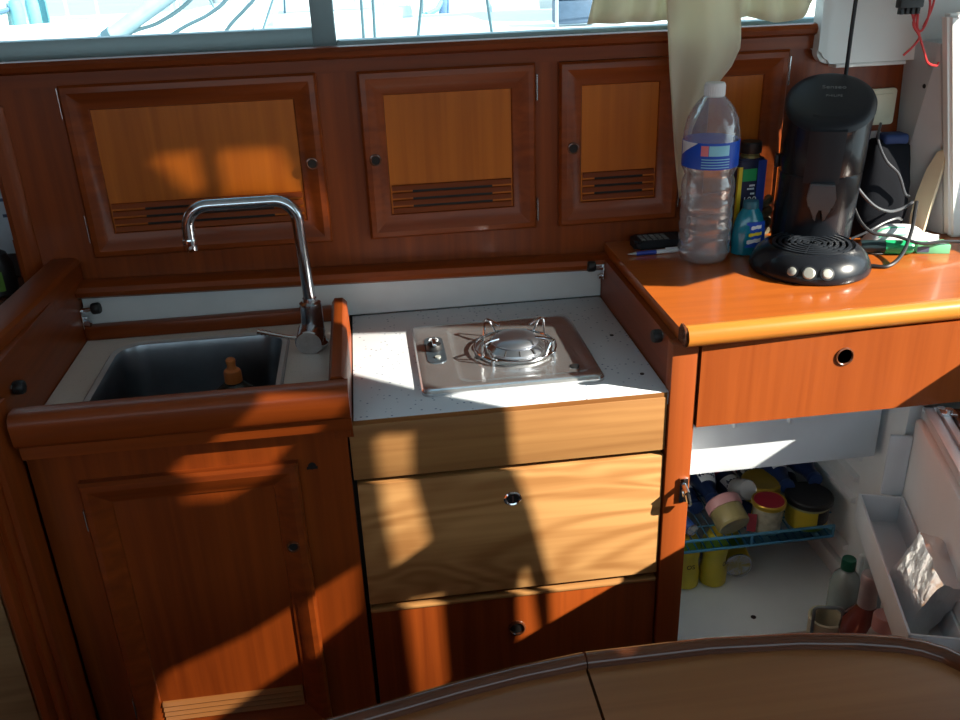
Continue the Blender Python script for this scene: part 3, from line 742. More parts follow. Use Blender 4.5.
for j in range(ny):
    for k in range(nz): quad((0, j, k), (0, j, k+1), (0, j+1, k+1), (0, j+1, k)); quad((nx, j, k), (nx, j+1, k), (nx, j+1, k+1), (nx, j, k+1))
fo = obj('foil_parcel', bm, FOIL, None, sharp=16); tag(fo, 'crumpled aluminium foil parcel tilted in the fridge door bin', 'foil parcel')
fo.location = at_door(.262, -.047, .5645); fo.rotation_euler = (R_(-18), R_(9), A-R_(90)+R_(4))

bt = thing('wine_bottle', 'rosé wine bottle with a pale foil neck at the fridge door foot', 'bottle', at_door(.092, -.047, .1845))
bm = BM(); lathe(bm, [(.0, .004), (.034, 0), (.0375, .006), (.0375, .190), (.034, .212), (.020, .232), (.0145, .245), (.0142, .26)]); obj('body', bm, ROSE, bt, local=True)
bm = BM(); lathe(bm, [(.0152, .238), (.0150, .285), (.0158, .287), (.0158, .303), (.014, .306), (0, .306)]); obj('foil_capsule', bm, FOILN, bt, local=True)
bt = thing('water_bottle', 'clear bottle with a dark green cap behind the rosé wine', 'bottle', (.792, 1.215, .311))
bm = BM(); lathe(bm, [(.024, 0), (.027, .004), (.027, .070), (.022, .088), (.012, .100), (.011, .110)]); obj('body', bm, CLGR, bt, local=True)
bm = BM(); lathe(bm, [(.0125, .104), (.0125, .122), (.0115, .125), (0, .125)]); obj('cap', bm, DGRN, bt, local=True)
bt = thing('small_bottle', 'small silver bottle with a red top beside the rosé wine', 'bottle', at_door(.155, -.035, .1845))
bm = BM(); lathe(bm, [(.022, 0), (.024, .004), (.024, .220), (.019, .240), (.0165, .245), (.0165, .260)]); obj('body', bm, plain('silver_print', (.45, .42, .42), .35, metal=.4, noise=.2), bt, local=True)
bm = BM(); lathe(bm, [(.0178, .250), (.0178, .273), (.016, .276), (0, .276)]); obj('cap', bm, plain('pink_metal_cap', (.50, .25, .24), .4), bt, local=True)
bt = thing('storage_pot', 'beige pot with a wire swing handle at the fridge door foot', 'pot', (.724, 1.150, .24))
bm = BM(); lathe(bm, [(.022, 0), (.026, .004), (.029, .125), (.030, .13), (.026, .131), (.025, .02), (0, .018)]); obj('body', bm, BEIGE, bt, local=True)
bm = BM(); tube(bm, bend([(-.030, -.012, .105), (-.031, -.012, .165), (.012, -.028, .170), (.012, -.030, .12)], .008, 4), .0030, 8); obj('handle', bm, plain('grey_wire', (.25, .27, .28), .4, metal=.5), bt, local=True)

# food on the blue rack
RZ = .4362
jar = thing('glass_jar', 'jar with a pink lid tilted towards the rack front', 'jar', (.610, 1.300, RZ+.0325), rot=(R_(-62), 0, R_(10)))
bm = BM(); lathe(bm, [(.0, .002), (.025, .001), (.028, 0), (.031, .004), (.031, .034), (.029, .040)], sx=1, sy=1); obj('body', bm, plain('brown_green_spread', (.30, .24, .10), .3, coat=.4, noise=.25), jar, local=True)
bm = BM(); lathe(bm, [(.0325, .036), (.0335, .038), (.0335, .053), (.031, .056), (.027, .0555), (0, .0555)]); obj('lid', bm, PINKL, jar, local=True)
jar = thing('glass_jar', 'clear jar with a red lid in front of the gold tin', 'jar', (.684, 1.325, RZ))
bm = BM(); lathe(bm, [(.023, 0), (.026, .003), (.028, .054), (.028, .059)]); obj('body', bm, CLJAR, jar, local=True)
bm = BM(); lathe(bm, [(.0300, .056), (.0315, .058), (.0315, .065), (.0300, .067), (.0275, .0655)]); obj('rim', bm, GOLDL, jar, local=True)
bm = BM(); lathe(bm, [(.028, .0652), (.0265, .0662), (0, .0662)]); obj('lid', bm, REDL, jar, local=True)
bm = BM(); prism(bm, [(.030, .006), (.030, .044), (.014, .046), (.014, .008)], 'x', -.0292, -.0272); bmesh.ops.transform(bm, matrix=Matrix.Rotation(R_(55), 4, 'Z'), verts=bm.verts[:]); obj('label_patch', bm, plain('red_label', (.50, .07, .085), .4), jar, local=True)
jar = thing('round_tin', 'gold lidded round tin behind the red lidded jar', 'tin', (.700, 1.394, RZ))
bm = BM(); lathe(bm, [(.036, 0), (.036, .056)]); obj('body', bm, YLAB, jar, local=True)
bm = BM(); lathe(bm, [(.0385, .050), (.0385, .064), (.036, .0665), (.033, .0655), (0, .0655)]); obj('lid', bm, GOLDL, jar, local=True)
jar = thing('spread_pot', 'yellow labelled pot with a wide black lid at the right of the rack', 'pot', (.768, 1.336, RZ))
bm = BM(); lathe(bm, [(.036, 0), (.0385, .004), (.0385, .046), (.040, .050)]); obj('body', bm, YLAB, jar, local=True)
bm = BM(); lathe(bm, [(.0405, .044), (.0405, .050)]); obj('rim', bm, plain('green_grey_rim', (.30, .32, .18), .35), jar, local=True)
bm = BM(); lathe(bm, [(.0425, .049), (.0440, .051), (.0440, .059), (.0415, .062), (.037, .061), (0, .061)]); obj('lid', bm, BLACK, jar, local=True)
bm = BM(); 
for k in range(6):
    a0, a1 = R_(-88+k*11), R_(-77+k*11)
    v = [bm.verts.new((.0388*math.cos(a), .0388*math.sin(a), z)) for a, z in ((a0, .014), (a1, .014), (a1, .042), (a0, .042))]; bm.faces.new(v)
obj('label_patch', bm, BLACK, jar, local=True)

def beer(label, loc, rot):
    b = thing('beer_bottle', label, 'bottle', loc, rot=rot, group='navy beer bottles lying on the fridge rack')
    bm = BM(); lathe(bm, [(.022, 0), (.026, .004), (.026, .098), (.023, .118), (.0135, .146), (.0125, .172)], seg=20); obj('body', bm, NAVY, b, local=True)
    bm = BM(); lathe(bm, [(.0140, .168), (.0148, .170), (.0140, .178), (0, .1785)], seg=16); obj('crown_cap', bm, plain('blue_cap', (.03, .06, .18), .35, metal=.4), b, local=True)
    bm = BM(); pr = [(.0264, .096), (.0244, .110), (.0214, .122), (.0179, .134)]
    for k in range(6):
        a0, a1 = R_(42+k*16), R_(58+k*16)
        for (r0, z0), (r1, z1) in zip(pr, pr[1:]):
            bm.faces.new([bm.verts.new((r*math.cos(t), r*math.sin(t), z)) for t, r, z in ((a0, r0+.0003, z0), (a1, r0+.0003, z0), (a1, r1+.0004, z1), (a0, r1+.0004, z1))])
    obj('label_patch', bm, WINK, b, local=True, doubles=True)
    text('numerals', '1664', .014, NAVY, b, Matrix.Translation((0, .0246, .113)) @ Matrix.Rotation(R_(15), 4, 'X') @ Matrix.Rotation(PI, 4, 'Z') @ FACE, .0012, local=True)
    bm = BM(); lathe(bm, [(.0263, .070), (.0265, .071), (.0265, .077), (.0263, .078)], seg=20); obj('band', bm, REDL, b, local=True)
    return b
# lying: local +Z (neck) towards -Y, local +Y (label) up
B0 = beer('navy beer bottle lying behind the pink lidded jar', (.602, 1.530, RZ+.061), (R_(92), R_(8), R_(-4)))
bz = RZ+.027
dup(B0, (.645, 1.545, bz), (R_(94), R_(-6), R_(8)), 'navy beer bottle lying between the pink lidded jar and the gold tin')
dup(B0, (.502, 1.535, bz), (R_(90), R_(40), R_(-2)), 'leftmost navy beer bottle lying on the blue fridge rack')
dup(B0, (.560, 1.555, bz), (R_(90), R_(30), R_(2)), 'navy beer bottle lying low just right of the leftmost beer bottle')
dup(B0, (.745, 1.540, bz+.047), (R_(94), R_(4), R_(-2)), 'navy beer bottle lying high behind the gold tin')
dup(B0, (.720, 1.574, bz), (R_(90), R_(-30), R_(0)), 'navy beer bottle lying low behind the gold tin')
dup(B0, (.7765, 1.574, bz), (R_(90), R_(50), 0), 'navy beer bottle lying low behind the wide black lid')
dup(B0, (.797, 1.545, bz+.050), (R_(93), R_(-8), R_(-1)), 'navy beer bottle lying high behind the wide black lid')
def tall(label, loc, rot, mat):
    b = thing('drink_can', label, 'can', loc, rot=rot)
    bm = BM(); lathe(bm, [(.011, 0), (.0125, .003), (.0125, .118), (.011, .121)], seg=16); obj('body', bm, mat, b, local=True)
    bm = BM(); lathe(bm, [(.0118, .119), (.0118, .123), (.010, .1215), (0, .1215)], seg=16); obj('end', bm, STEEL, b, local=True)
    return b
tall('slim blue tube lying at the left end of the rack', (.496, 1.430, RZ+.040), (R_(99), 0, R_(20)), plain('blue_tube', (.02, .07, .25), .3))
can = thing('drink_can', 'small silver topped can lying left of the gold tin', 'can', (.652, 1.400, RZ+.046), rot=(R_(62), 0, R_(10)))
bm = BM(); lathe(bm, [(.018, 0), (.020, .003), (.020, .040), (.018, .044), (.017, .043), (0, .042)], seg=20); obj('body', bm, plain('silver_white_can', (.50, .50, .50), .35, metal=.3, noise=.2), can, local=True)

def ybottle(label, loc):
    b = thing('drink_bottle', label, 'bottle', loc, group='yellow drink bottles below the rack')
    bm = BM(); lathe(bm, [(.020, 0), (.0255, .005), (.0265, .030), (.0225, .050), (.0225, .062), (.0260, .085), (.0245, .100), (.016, .112), (.013, .117)], seg=22); obj('body', bm, YCAN, b, local=True)
    bm = BM(); lathe(bm, [(.0145, .112), (.0145, .1195), (0, .120)], seg=16); obj('cap', bm, YLAB, b, local=True)
    text('lettering', 'OS', .013, BLACK, b, Matrix.Translation((0, -.0248, .055)) @ FACE, local=True)
    return b
y0 = ybottle('yellow drink bottle standing under the rack, furthest left', (.543, 1.350, FZ+.0005))
dup(y0, (.597, 1.347, FZ+.0005), (0, 0, R_(35)), 'yellow drink bottle standing under the rack, second from left')
can = thing('drink_can', 'yellow can lying under the rack with its silver end forward', 'can', (.660, 1.455, FZ+.0285), rot=(R_(90), 0, R_(-6)))
bm = BM(); lathe(bm, [(.024, 0), (.028, .004), (.028, .100), (.0265, .106)]); obj('body', bm, YLAB, can, local=True)
bm = BM(); lathe(bm, [(.0268, .105), (.0268, .109), (.0245, .109), (.0235, .106), (0, .106)]); obj('end', bm, STEEL, can, local=True)

# ------------------------------------------------------------------ things on the right worktop
WZ = .9252
wb = thing('water_bottle', 'large clear water bottle with a blue label and white cap, half empty', 'bottle', (.583, 1.480, WZ))
prof = [(0, .006), (.020, .004), (.030, 0), (.040, .006), (.0455, .018)]
for k in range(5):
    z = .026+k*.0215; prof += [(.0455, z), (.0435, z+.006), (.0455, z+.013)]
prof += [(.0455, .137), (.0440, .146), (.0405, .154), (.0440, .162), (.0470, .168), (.0470, .218), (.0465, .228), (.0420, .250), (.0330, .268), (.0200, .283), (.0150, .288), (.0150, .294)]
bm = BM(); lathe(bm, prof, seg=40); obj('body', bm, PETC, wb, local=True, sharp=60)
bm = BM(); lathe(bm, [(0, .007), (.029, .003), (.0385, .008), (.0440, .019)] + [(.0440 if k % 3 != 1 else .0422, .026+k*.0071) for k in range(11)] + [(.0438, .103), (0, .103)], seg=36); obj('water', bm, WATER, wb, local=True, sharp=60)
bm = BM(); lathe(bm, [(.0474, .171), (.0478, .172), (.0478, .214), (.0474, .215)], seg=40); lb = obj('label', bm, BLUE, wb, local=True)
def curved(bm, r, a0, a1, z0, z1, n=8):
    for k in range(n):
        p, q = R_(a0+(a1-a0)*k/n), R_(a0+(a1-a0)*(k+1)/n)
        bm.faces.new([bm.verts.new((r*math.cos(a), r*math.sin(a), z)) for a, z in ((p, z0), (q, z0), (q, z1), (p, z1))])
bm = BM(); curved(bm, .0481, -114, -72, .194, .211); obj('pale_panel', bm, LBLUE, lb, local=True, doubles=True)
bm = BM(); curved(bm, .0481, -130, -115, .194, .211, 4); obj('pink_mark', bm, PINK, lb, local=True, doubles=True)
bm = BM()
for q in range(4): curved(bm, .0481, -128, -70, .174+q*.0045, .1755+q*.0045, 6)
obj('fine_print', bm, LBLUE, lb, local=True)['kind'] = 'stuff'
bm = BM()
for k in range(8):
    p, q = R_(-186+k*6), R_(-180+k*6); h0, h1 = .190+.0030*k, .190+.0030*(k+1)
    bm.faces.new([bm.verts.new((.0481*math.cos(a), .0481*math.sin(a), z)) for a, z in ((p, h0), (q, h1), (q, .2148), (p, .2148))])
obj('white_corner', bm, plain('label_white', (.62, .66, .72), .5), lb, local=True, doubles=True)
bm = BM(); lathe(bm, [(.0165, .284), (.0170, .285), (.0170, .303), (.0155, .3065), (0, .307)], seg=32)
for k in range(28): t = 2*PI*k/28; tube(bm, [(.017*math.cos(t), .017*math.sin(t), .287), (.017*math.cos(t), .017*math.sin(t), .302)], .0006, 4)
obj('cap', bm, WPLAS, wb, local=True)

tin = thing('additive_tin', 'flat navy tin with a green band and black cap behind the gel bottle', 'tin', (.684, 1.545, WZ), R_(6))
bm = BM(); prism(bm, rrect(-.0285, .0245, -.016, .016, .006, 4), 'z', 0, .164, .003); obj('body', bm, plain('dark_navy_tin', (.008, .016, .055), .3), tin, local=True)
bm = BM(); lathe(bm, [(.017, .164), (.017, .168), (.0145, .170), (.0145, .172)]); obj('neck', bm, plain('olive_metal', (.25, .24, .10), .35, metal=.6), tin, local=True)
bm = BM(); lathe(bm, [(.0180, .172), (.0185, .173), (.0185, .190), (.017, .192), (0, .192)]); obj('cap', bm, BLACK, tin, local=True)
bm = BM(); box(bm, -.0205, .007, -.0166, -.0158, .124, .146); obj('green_band', bm, GREEN, tin, local=True)
bm = BM(); box(bm, -.0285, -.0215, -.0166, -.010, .004, .150); obj('yellow_edge', bm, YEL, tin, local=True)
bm = BM(); box(bm, .0085, .0247, -.0166, -.0158, .004, .160); obj('blue_edge', bm, plain('tin_blue', (.02, .05, .28), .3), tin, local=True)
for nm, s, sz, x, z in (('number', '100', .019, -.004, .088),):
    text(nm, s, sz, WINK, tin, Matrix.Translation((x, -.0167, z)) @ FACE, local=True)

for z, x0, x1 in ((.116, -.006, .005), (.110, -.010, .005), (.101, -.003, .005), (.077, -.016, .005), (.073, -.012, .004)):
    bm = BM()
    x = x0
    while x < x1-.001: box(bm, x, x+.0022, -.0170, -.0162, z-.0018, z+.0014); x += .0028
    obj('fine_print', bm, WINK, tin, local=True)
gel = thing('gel_bottle', 'translucent blue gel bottle with a printed label beside the water bottle', 'bottle', (.672, 1.497, WZ), R_(4))
bm = BM(); lathe(bm, [(.024, 0), (.028, .003), (.0285, .030), (.0265, .055), (.021, .072), (.015, .082), (.013, .086)], sx=1.1, sy=.68, seg=32); obj('body', bm, GEL, gel, local=True)
bm = BM(); lathe(bm, [(.0145, .084), (.0150, .086), (.0140, .097), (0, .098)], sx=1, sy=.8, seg=24); obj('cap', bm, plain('teal_cap', (.03, .16, .22), .3), gel, local=True)
bm = BM(); 
for k in range(6):
    a, b = R_(-122+k*13), R_(-109+k*13)
    bm.faces.new([bm.verts.new((.0290*1.1*math.cos(t)*s, .0290*.68*math.sin(t)*s, z)) for t, z, s in ((a, .016, 1), (b, .016, 1), (b, .062, .90), (a, .062, .90))])
bmesh.ops.translate(bm, verts=bm.verts[:], vec=(0.003, -.0006, 0)); obj('label_patch', bm, BLUE, gel, local=True, doubles=True)
for q, (c, x0, x1, h) in enumerate(((WINK, -.006, .013, .0034), (YEL, -.010, .014, .0030), (WINK, -.013, .013, .0036))):
    bm = BM(); z = .052-q*.0125; xs_ = [x0+(x1-x0)*k/7 for k in range(8)]
    up_ = [(x, z+h*(.75+.35*((k*5) % 3)/2)+.10*(x-x0)) for k, x in enumerate(xs_)]; lo_ = [(x, z-h*(.7+.4*((k*7) % 4)/3)+.10*(x-x0)) for k, x in enumerate(xs_)]
    prism(bm, up_+lo_[::-1], 'y', -.0226+.0012*(q == 0), -.0212); obj('lettering', bm, c, gel, local=True)

# coffee machine, turned a little to its left
ax = R_(-32)          # rotation about Z; local -Y is its front
cm = thing('coffee_machine', 'black pod coffee machine with a round drip base and slanted head', 'coffee machine', (.743, 1.398, WZ), R_(-25))
bm = BM(); lathe(bm, [(.090, 0), (.099, .002), (.1005, .007), (.0985, .015), (.092, .028), (.082, .038), (.074, .043), (.071, .0445), (.070, .042), (.0, .042)], seg=64); obj('base', bm, GBLK, cm, local=True)
bm = BM()
for r in (.012, .022, .032, .042, .052, .062):
    lathe(bm, [(r-.0028, .042), (r-.0026, .0448), (r+.0026, .0448), (r+.0028, .042)], seg=48)
for k in range(6): t = R_(60*k+20); tube(bm, [(.005*math.cos(t), .005*math.sin(t), .0432), (.066*math.cos(t), .066*math.sin(t), .0432)], .0014, 6)
obj('drip_grid', bm, MBLK, cm, local=True)
CY = .102
M = Matrix.Translation((0, CY, 0))
def colprof(z): return .0670+.0070*z/.30
LEAN = .008
bm = BM()
seg = 56; rings = []
zs = [0, .05, .10, .145, .147, .15, .2, .225]
for z in zs:
    r = colprof(z)-(.0015 if z in (.147,) else 0); rings.append([bm.verts.new((r*math.cos(2*PI*k/seg)+LEAN*z/.28, CY+r*math.sin(2*PI*k/seg), z+.0)) for k in range(seg)])
SL = .46
def topz(y, z): return z+SL*(y-CY)
for ins, z in ((0, .258), (.003, .266), (.009, .2695), (.018, .2715), (.036, .2735), (.055, .2740)):
    r = colprof(.28)-ins; rings.append([bm.verts.new((r*math.cos(2*PI*k/seg)+LEAN, CY+r*math.sin(2*PI*k/seg), topz(CY+r*math.sin(2*PI*k/seg), z))) for k in range(seg)])
for a, b in zip(rings[:9], rings[1:9]):
    for k in range(seg): bm.faces.new((a[k], a[(k+1) % seg], b[(k+1) % seg], b[k]))
obj('column', bm, GBLK, cm, local=True)
bm = BM(); top = [[bm.verts.new(v.co) for v in rg] for rg in []]
tops = []
for ins, z in ((-.0006, .255), (-.0006, .263), (.002, .2675), (.007, .2705), (.016, .2725), (.036, .2740), (.055, .2745)):
    r = colprof(.28)-ins; tops.append([bm.verts.new((r*math.cos(2*PI*k/seg)+LEAN, CY+r*math.sin(2*PI*k/seg), topz(CY+r*math.sin(2*PI*k/seg), z))) for k in range(seg)])
for a, b in zip(tops, tops[1:]):
    for k in range(seg): bm.faces.new((a[k], a[(k+1) % seg], b[(k+1) % seg], b[k]))
bm.faces.new(tops[-1]); head = obj('head', bm, MBLK, cm, local=True)
TT = Matrix.Translation((LEAN, CY, .2752)) @ Matrix.Rotation(math.atan(SL), 4, 'X')
text('lettering', 'Senseo', .0140, INK, head, TT @ Matrix.Translation((.004, .022, 0)), .0003, True)
text('lettering', 'PHILIPS', .0085, INK, head, TT @ Matrix.Translation((.004, -.004, 0)), .0003, True)
# lid strip down the front
bm = BM()
for z0, z1, r0, r1 in ((.138, .226, .0735, .0755),):
    n = 8
    A0 = [(r0*math.sin(R_(-23+46*k/n)), CY-r0*math.cos(R_(-23+46*k/n))-.002, z0) for k in range(n+1)]
    A1 = [(r1*math.sin(R_(-23+46*k/n)), CY-r1*math.cos(R_(-23+46*k/n))-.002, z1) for k in range(n+1)]
    A2 = [(p[0]*.95, CY+(p[1]-CY)*.72, topz(CY+(p[1]-CY)*.72, .2738)) for p in A1]
    A3 = [(p[0], p[1]+.012, p[2]) for p in A0]
    rows = [[bm.verts.new((p[0]+LEAN*min(1, p[2]/.26), p[1], p[2])) for p in A] for A in (A3, A0, A1, A2)]
    for a, b in zip(rows, rows[1:]):
        for k in range(n): bm.faces.new((a[k], a[k+1], b[k+1], b[k]))
obj('lid_strip', bm, MBLK, cm, local=True)
bm = BM(); prism(bm, [(-.020, .136), (-.024, .112), (-.020, .096), (-.012, .088), (-.010, .076), (-.006, .072), (-.004, .094), (.004, .094), (.006, .072), (.010, .076), (.012, .088), (.020, .096), (.024, .112), (.020, .136)], 'y', CY-.084, CY-.060, .002); bmesh.ops.translate(bm, verts=bm.verts[:], vec=(.008, 0, .004)); obj('spout', bm, plain('dull_silver_spout', (.14, .155, .17), .3, metal=.75), cm, local=True)
bm = BM(); box(bm, -.0735, -.066, CY-.010, CY+.012, .150, .172, .002); obj('hinge_lug', bm, MBLK, cm, local=True)
for k, (a, r) in enumerate(((-116, .0075), (-100, .0100), (-83, .0085))):
    t = R_(a+8); q = Vector((.0965*math.cos(t), .0965*math.sin(t), .021)); d = Vector((math.cos(t)*.85, math.sin(t)*.85, .52)).normalized()
    bm = BM(); lathe(bm, [(r+.003, -.004), (r+.003, .0005), (r+.0005, .001), (r+.0005, -.001)], TM(q, d), 24); b = obj('button_ring', bm, MBLK, cm, local=True)
    bm = BM(); lathe(bm, [(r, -.004), (r, .001), (r-.002, .0025), (0, .003)], TM(q, d), 24); obj('button', bm, SILVERP, b, local=True)
pt = thing('power_cord', 'black cord hanging from above down behind the coffee machine', 'cord', (.838, 1.545, 1.0))
bm = BM(); tube(bm, [(.850, 1.540, 1.72), (.848, 1.540, 1.45), (.844, 1.540, 1.35), (.846, 1.545, 1.25), (.852, 1.553, 1.12), (.855, 1.552, 1.0), (.857, 1.550, .928)], .0036, 8, 6); obj('cable', bm, CORD, pt)

# pen and phone left of the bottle
pen = thing('ballpoint_pen', 'blue and white ballpoint pen lying left of the water bottle', 'pen', (.50, 1.53, WZ+.0045))
bm = BM(); lathe(bm, [(.0005, 0), (.0012, .004), (.0036, .016)], TM((.458, 1.527, WZ+.004), (1, .03, 0)), 12); obj('tip', bm, SILVERP, pen)
bm = BM(); cyl(bm, (.474, 1.5275, WZ+.004), (.512, 1.5287, WZ+.004), .0042, seg=14); obj('grip', bm, plain('pen_blue', (.02, .05, .30), .35), pen)
bm = BM(); cyl(bm, (.512, 1.5287, WZ+.004), (.566, 1.5303, WZ+.004), .0040, seg=14); box(bm, .53, .566, 1.528, 1.532, WZ+.008, WZ+.010, .0005); obj('barrel', bm, WPLAS, pen)
ph = thing('handset', 'black handset lying flat behind the pen by the water bottle', 'handset', (.530, 1.580, WZ))
bm = BM(); prism(bm, rrect(.482, .585, 1.556, 1.604, .010), 'z', WZ, WZ+.016, .004); obj('body', bm, MBLK, ph)
bm = BM()
for i in range(5):
    for j in range(3): box(bm, .495+i*.011, .503+i*.011, 1.562+j*.012, 1.571+j*.012, WZ+.016, WZ+.0175, .0006)
obj('keys', bm, INK, ph)['kind'] = 'stuff'
# braided cord heap behind the machine
bm = BM(); pts = []
for k in range(60):
    t = k/59*2*PI*3; pts.append((.735+.016*math.cos(t)*(1-.004*k), 1.591+.014*math.sin(t), WZ+.008+.0011*k))
tube(bm, pts, .008, 8); centre(tag(obj('rope_coil', bm, ROPE), 'coil of olive braided rope between the tin and the coffee machine', 'rope'))

# black pouch against the back wall
bag = thing('pouch', 'soft black pouch with a blue top standing by the grey side lining', 'bag', (.945, 1.560, WZ))
bm = BM(); ringsb = []
for z, hx, hy, dx in ((0, .044, .030, 0), (.006, .050, .036, 0), (.05, .054, .040, .002), (.10, .050, .037, .004), (.14, .044, .030, .006), (.165, .038, .024, .007), (.178, .028, .014, .008)):
    ringsb.append([bm.verts.new((dx+hx*(abs(math.cos(t))**.6)*math.copysign(1, math.cos(t))+.0025*math.sin(5*t+z*60), hy*(abs(math.sin(t))**.6)*math.copysign(1, math.sin(t)), z)) for t in [2*PI*k/36 for k in range(36)]])
for a, b in zip(ringsb, ringsb[1:]):
    for k in range(36): bm.faces.new((a[k], a[(k+1) % 36], b[(k+1) % 36], b[k]))
bm.faces.new(ringsb[0]); bm.faces.new(ringsb[-1]); obj('body', bm, CANVAS_K, bag, local=True, sharp=60)
bm = BM(); box(bm, -.010, .040, -.020, .016, .168, .188, .007, 3); obj('top_flap', bm, NYL_B, bag, local=True)

pk = thing('wipes_pack', 'soft white pack with a green print lying in front of the black pouch', 'pack', (.950, 1.478, WZ), R_(-14))
bm = BM(); n1, n2 = 14, 8
def pz(u, v): return .004+.034*max(0, 1-abs(u)**3.2)**.7*max(0, 1-abs(v)**3)**.7
top = [[bm.verts.new((.055*(i/n1*2-1), .030*(j/n2*2-1), pz(i/n1*2-1, j/n2*2-1))) for j in range(n2+1)] for i in range(n1+1)]
bot = [[bm.verts.new((.055*(i/n1*2-1), .030*(j/n2*2-1), 0)) for j in range(n2+1)] for i in range(n1+1)]
for i in range(n1):
    for j in range(n2): bm.faces.new((top[i][j], top[i+1][j], top[i+1][j+1], top[i][j+1])); bm.faces.new((bot[i][j], bot[i][j+1], bot[i+1][j+1], bot[i+1][j]))
for i in range(n1): bm.faces.new((bot[i][0], bot[i+1][0], top[i+1][0], top[i][0])); bm.faces.new((bot[i][n2], top[i][n2], top[i+1][n2], bot[i+1][n2]))
for j in range(n2): bm.faces.new((bot[0][j], top[0][j], top[0][j+1], bot[0][j+1])); bm.faces.new((bot[n1][j], bot[n1][j+1], top[n1][j+1], top[n1][j]))
obj('wrapper', bm, WPLAS, pk, local=True, sharp=70)
bm = BM()
for i in range(2, 8):
    u0, u1 = i/n1*2-1, (i+1)/n1*2-1
    bm.faces.new([bm.verts.new((.055*u, .030*v, pz(u, v)+.0010)) for u, v in ((u0, -.80), (u1, -.80), (u1, -.35), (u0, -.35))])
obj('green_print', bm, plain('mint_print', (.10, .50, .30), .5), pk, local=True, doubles=True)
fl = thing('torch', 'dark green torch lying beside the coffee machine base', 'torch', (.868, 1.447, WZ+.0125), rot=(0, R_(90), R_(-17)))
bm = BM(); lathe(bm, [(.0, -.006), (.010, -.005), (.0115, 0), (.0115, .036), (.0125, .038)], seg=24); obj('barrel', bm, plain('dark_slate_plastic', (.02, .04, .045), .35), fl, local=True)
bm = BM(); lathe(bm, [(.0125, .036), (.0125, .060), (.0122, .078), (.009, .084), (0, .085)], seg=24); obj('head', bm, plain('bright_green_plastic', (.012, .34, .13), .3), fl, local=True)
bx = thing('small_box', 'small green and white card box near the right end of the worktop', 'box', (.988, 1.432, WZ), R_(-38+25))
bm = BM(); box(bm, -.028, .028, -.017, .017, 0, .016, .0006); obj('carton', bm, plain('mint_card', (.16, .52, .27), .5, noise=.12), bx, local=True)
bm = BM(); box(bm, -.0285, -.008, -.0175, -.0165, .003, .013); obj('dark_patch', bm, plain('slate_print', (.08, .10, .16), .5), bx, local=True)
bm = BM(); box(bm, -.004, .024, -.012, .012, .0158, .0164); obj('white_patch', bm, WPLAS, bx, local=True)
# crumpled white paper beside it
bm = BM(); bmesh.ops.create_icosphere(bm, subdivisions=3, radius=.020)
random.seed(5)
for v in bm.verts: v.co = Vector((v.co.x*1.3, v.co.y*.7, (v.co.z+.02)*.42))*random.uniform(.88, 1.10)+Vector((1.005, 1.475, WZ+.0012))
centre(tag(obj('crumpled_paper', bm, WPLAS, None, sharp=10), 'crumpled white paper scrap behind the small green box', 'paper'))
# cream sole-like board leaning at the lining
cr = thing('leather_pad', 'narrow cream leather pad leaning on the grey side lining', 'pad', (1.020, 1.520, WZ))
bm = BM(); pr = [(-.016, .0), (.012, .0), (.016, .05), (.020, .10), (.024, .145), (.018, .165), (.006, .158), (-.006, .125), (-.014, .08), (-.018, .04)]
prism(bm, [(x, z) for x, z in pr], 'y', -.004, .004, .0015); bmesh.ops.transform(bm, matrix=Matrix.Rotation(R_(-62), 4, 'Z') @ Matrix.Rotation(R_(-5), 4, 'X'), verts=bm.verts[:]); bmesh.ops.translate(bm, verts=bm.verts[:], vec=(-.006, -.002, .0)); obj('pad', bm, CREAM, cr, local=True)

# cords round the machine
def cord(label, pts, r, mat, sm=8):
    bm = BM(); tube(bm, pts, r, 8, sm); return centre(tag(obj('cable', bm, mat), label, 'cable', 'cables around the coffee machine'))
cord('black cable rising from the machine base to a bend beside the pouch', [(.838, 1.372, WZ+.004), (.868, 1.362, WZ+.004), (.905, 1.385, .940), (.945, 1.43, .965), (.975, 1.475, .992), (.985, 1.490, 1.000)], .0034, CORD)
cord('grey cable sagging from the machine side across the pouch', [(.852, 1.490, 1.055), (.870, 1.485, 1.028), (.900, 1.482, 1.000), (.930, 1.484, .988), (.960, 1.494, .988), (.983, 1.498, .998)], .0028, GCORD)
cord('black cable trailing over the white pack to the right edge', [(.850, 1.470, 1.010), (.853, 1.440, .985), (.872, 1.425, .968), (.910, 1.420, .962), (.950, 1.405, .950), (1.000, 1.412, .948), (1.060, 1.418, .940), (1.095, 1.422, .934)], .0030, CORD)
cord('thin grey cable lying over the white pack beside the machine', [(.846, 1.452, .952), (.875, 1.447, .966), (.905, 1.455, .976), (.935, 1.465, .980), (.955, 1.480, .972)], .0022, GCORD)
cord('grey cable curving down the front of the black pouch', [(.952, 1.590, 1.125), (.925, 1.545, 1.105), (.925, 1.510, 1.075), (.950, 1.505, 1.050), (.972, 1.510, 1.012), (.980, 1.506, 1.006)], .0025, GCORD)

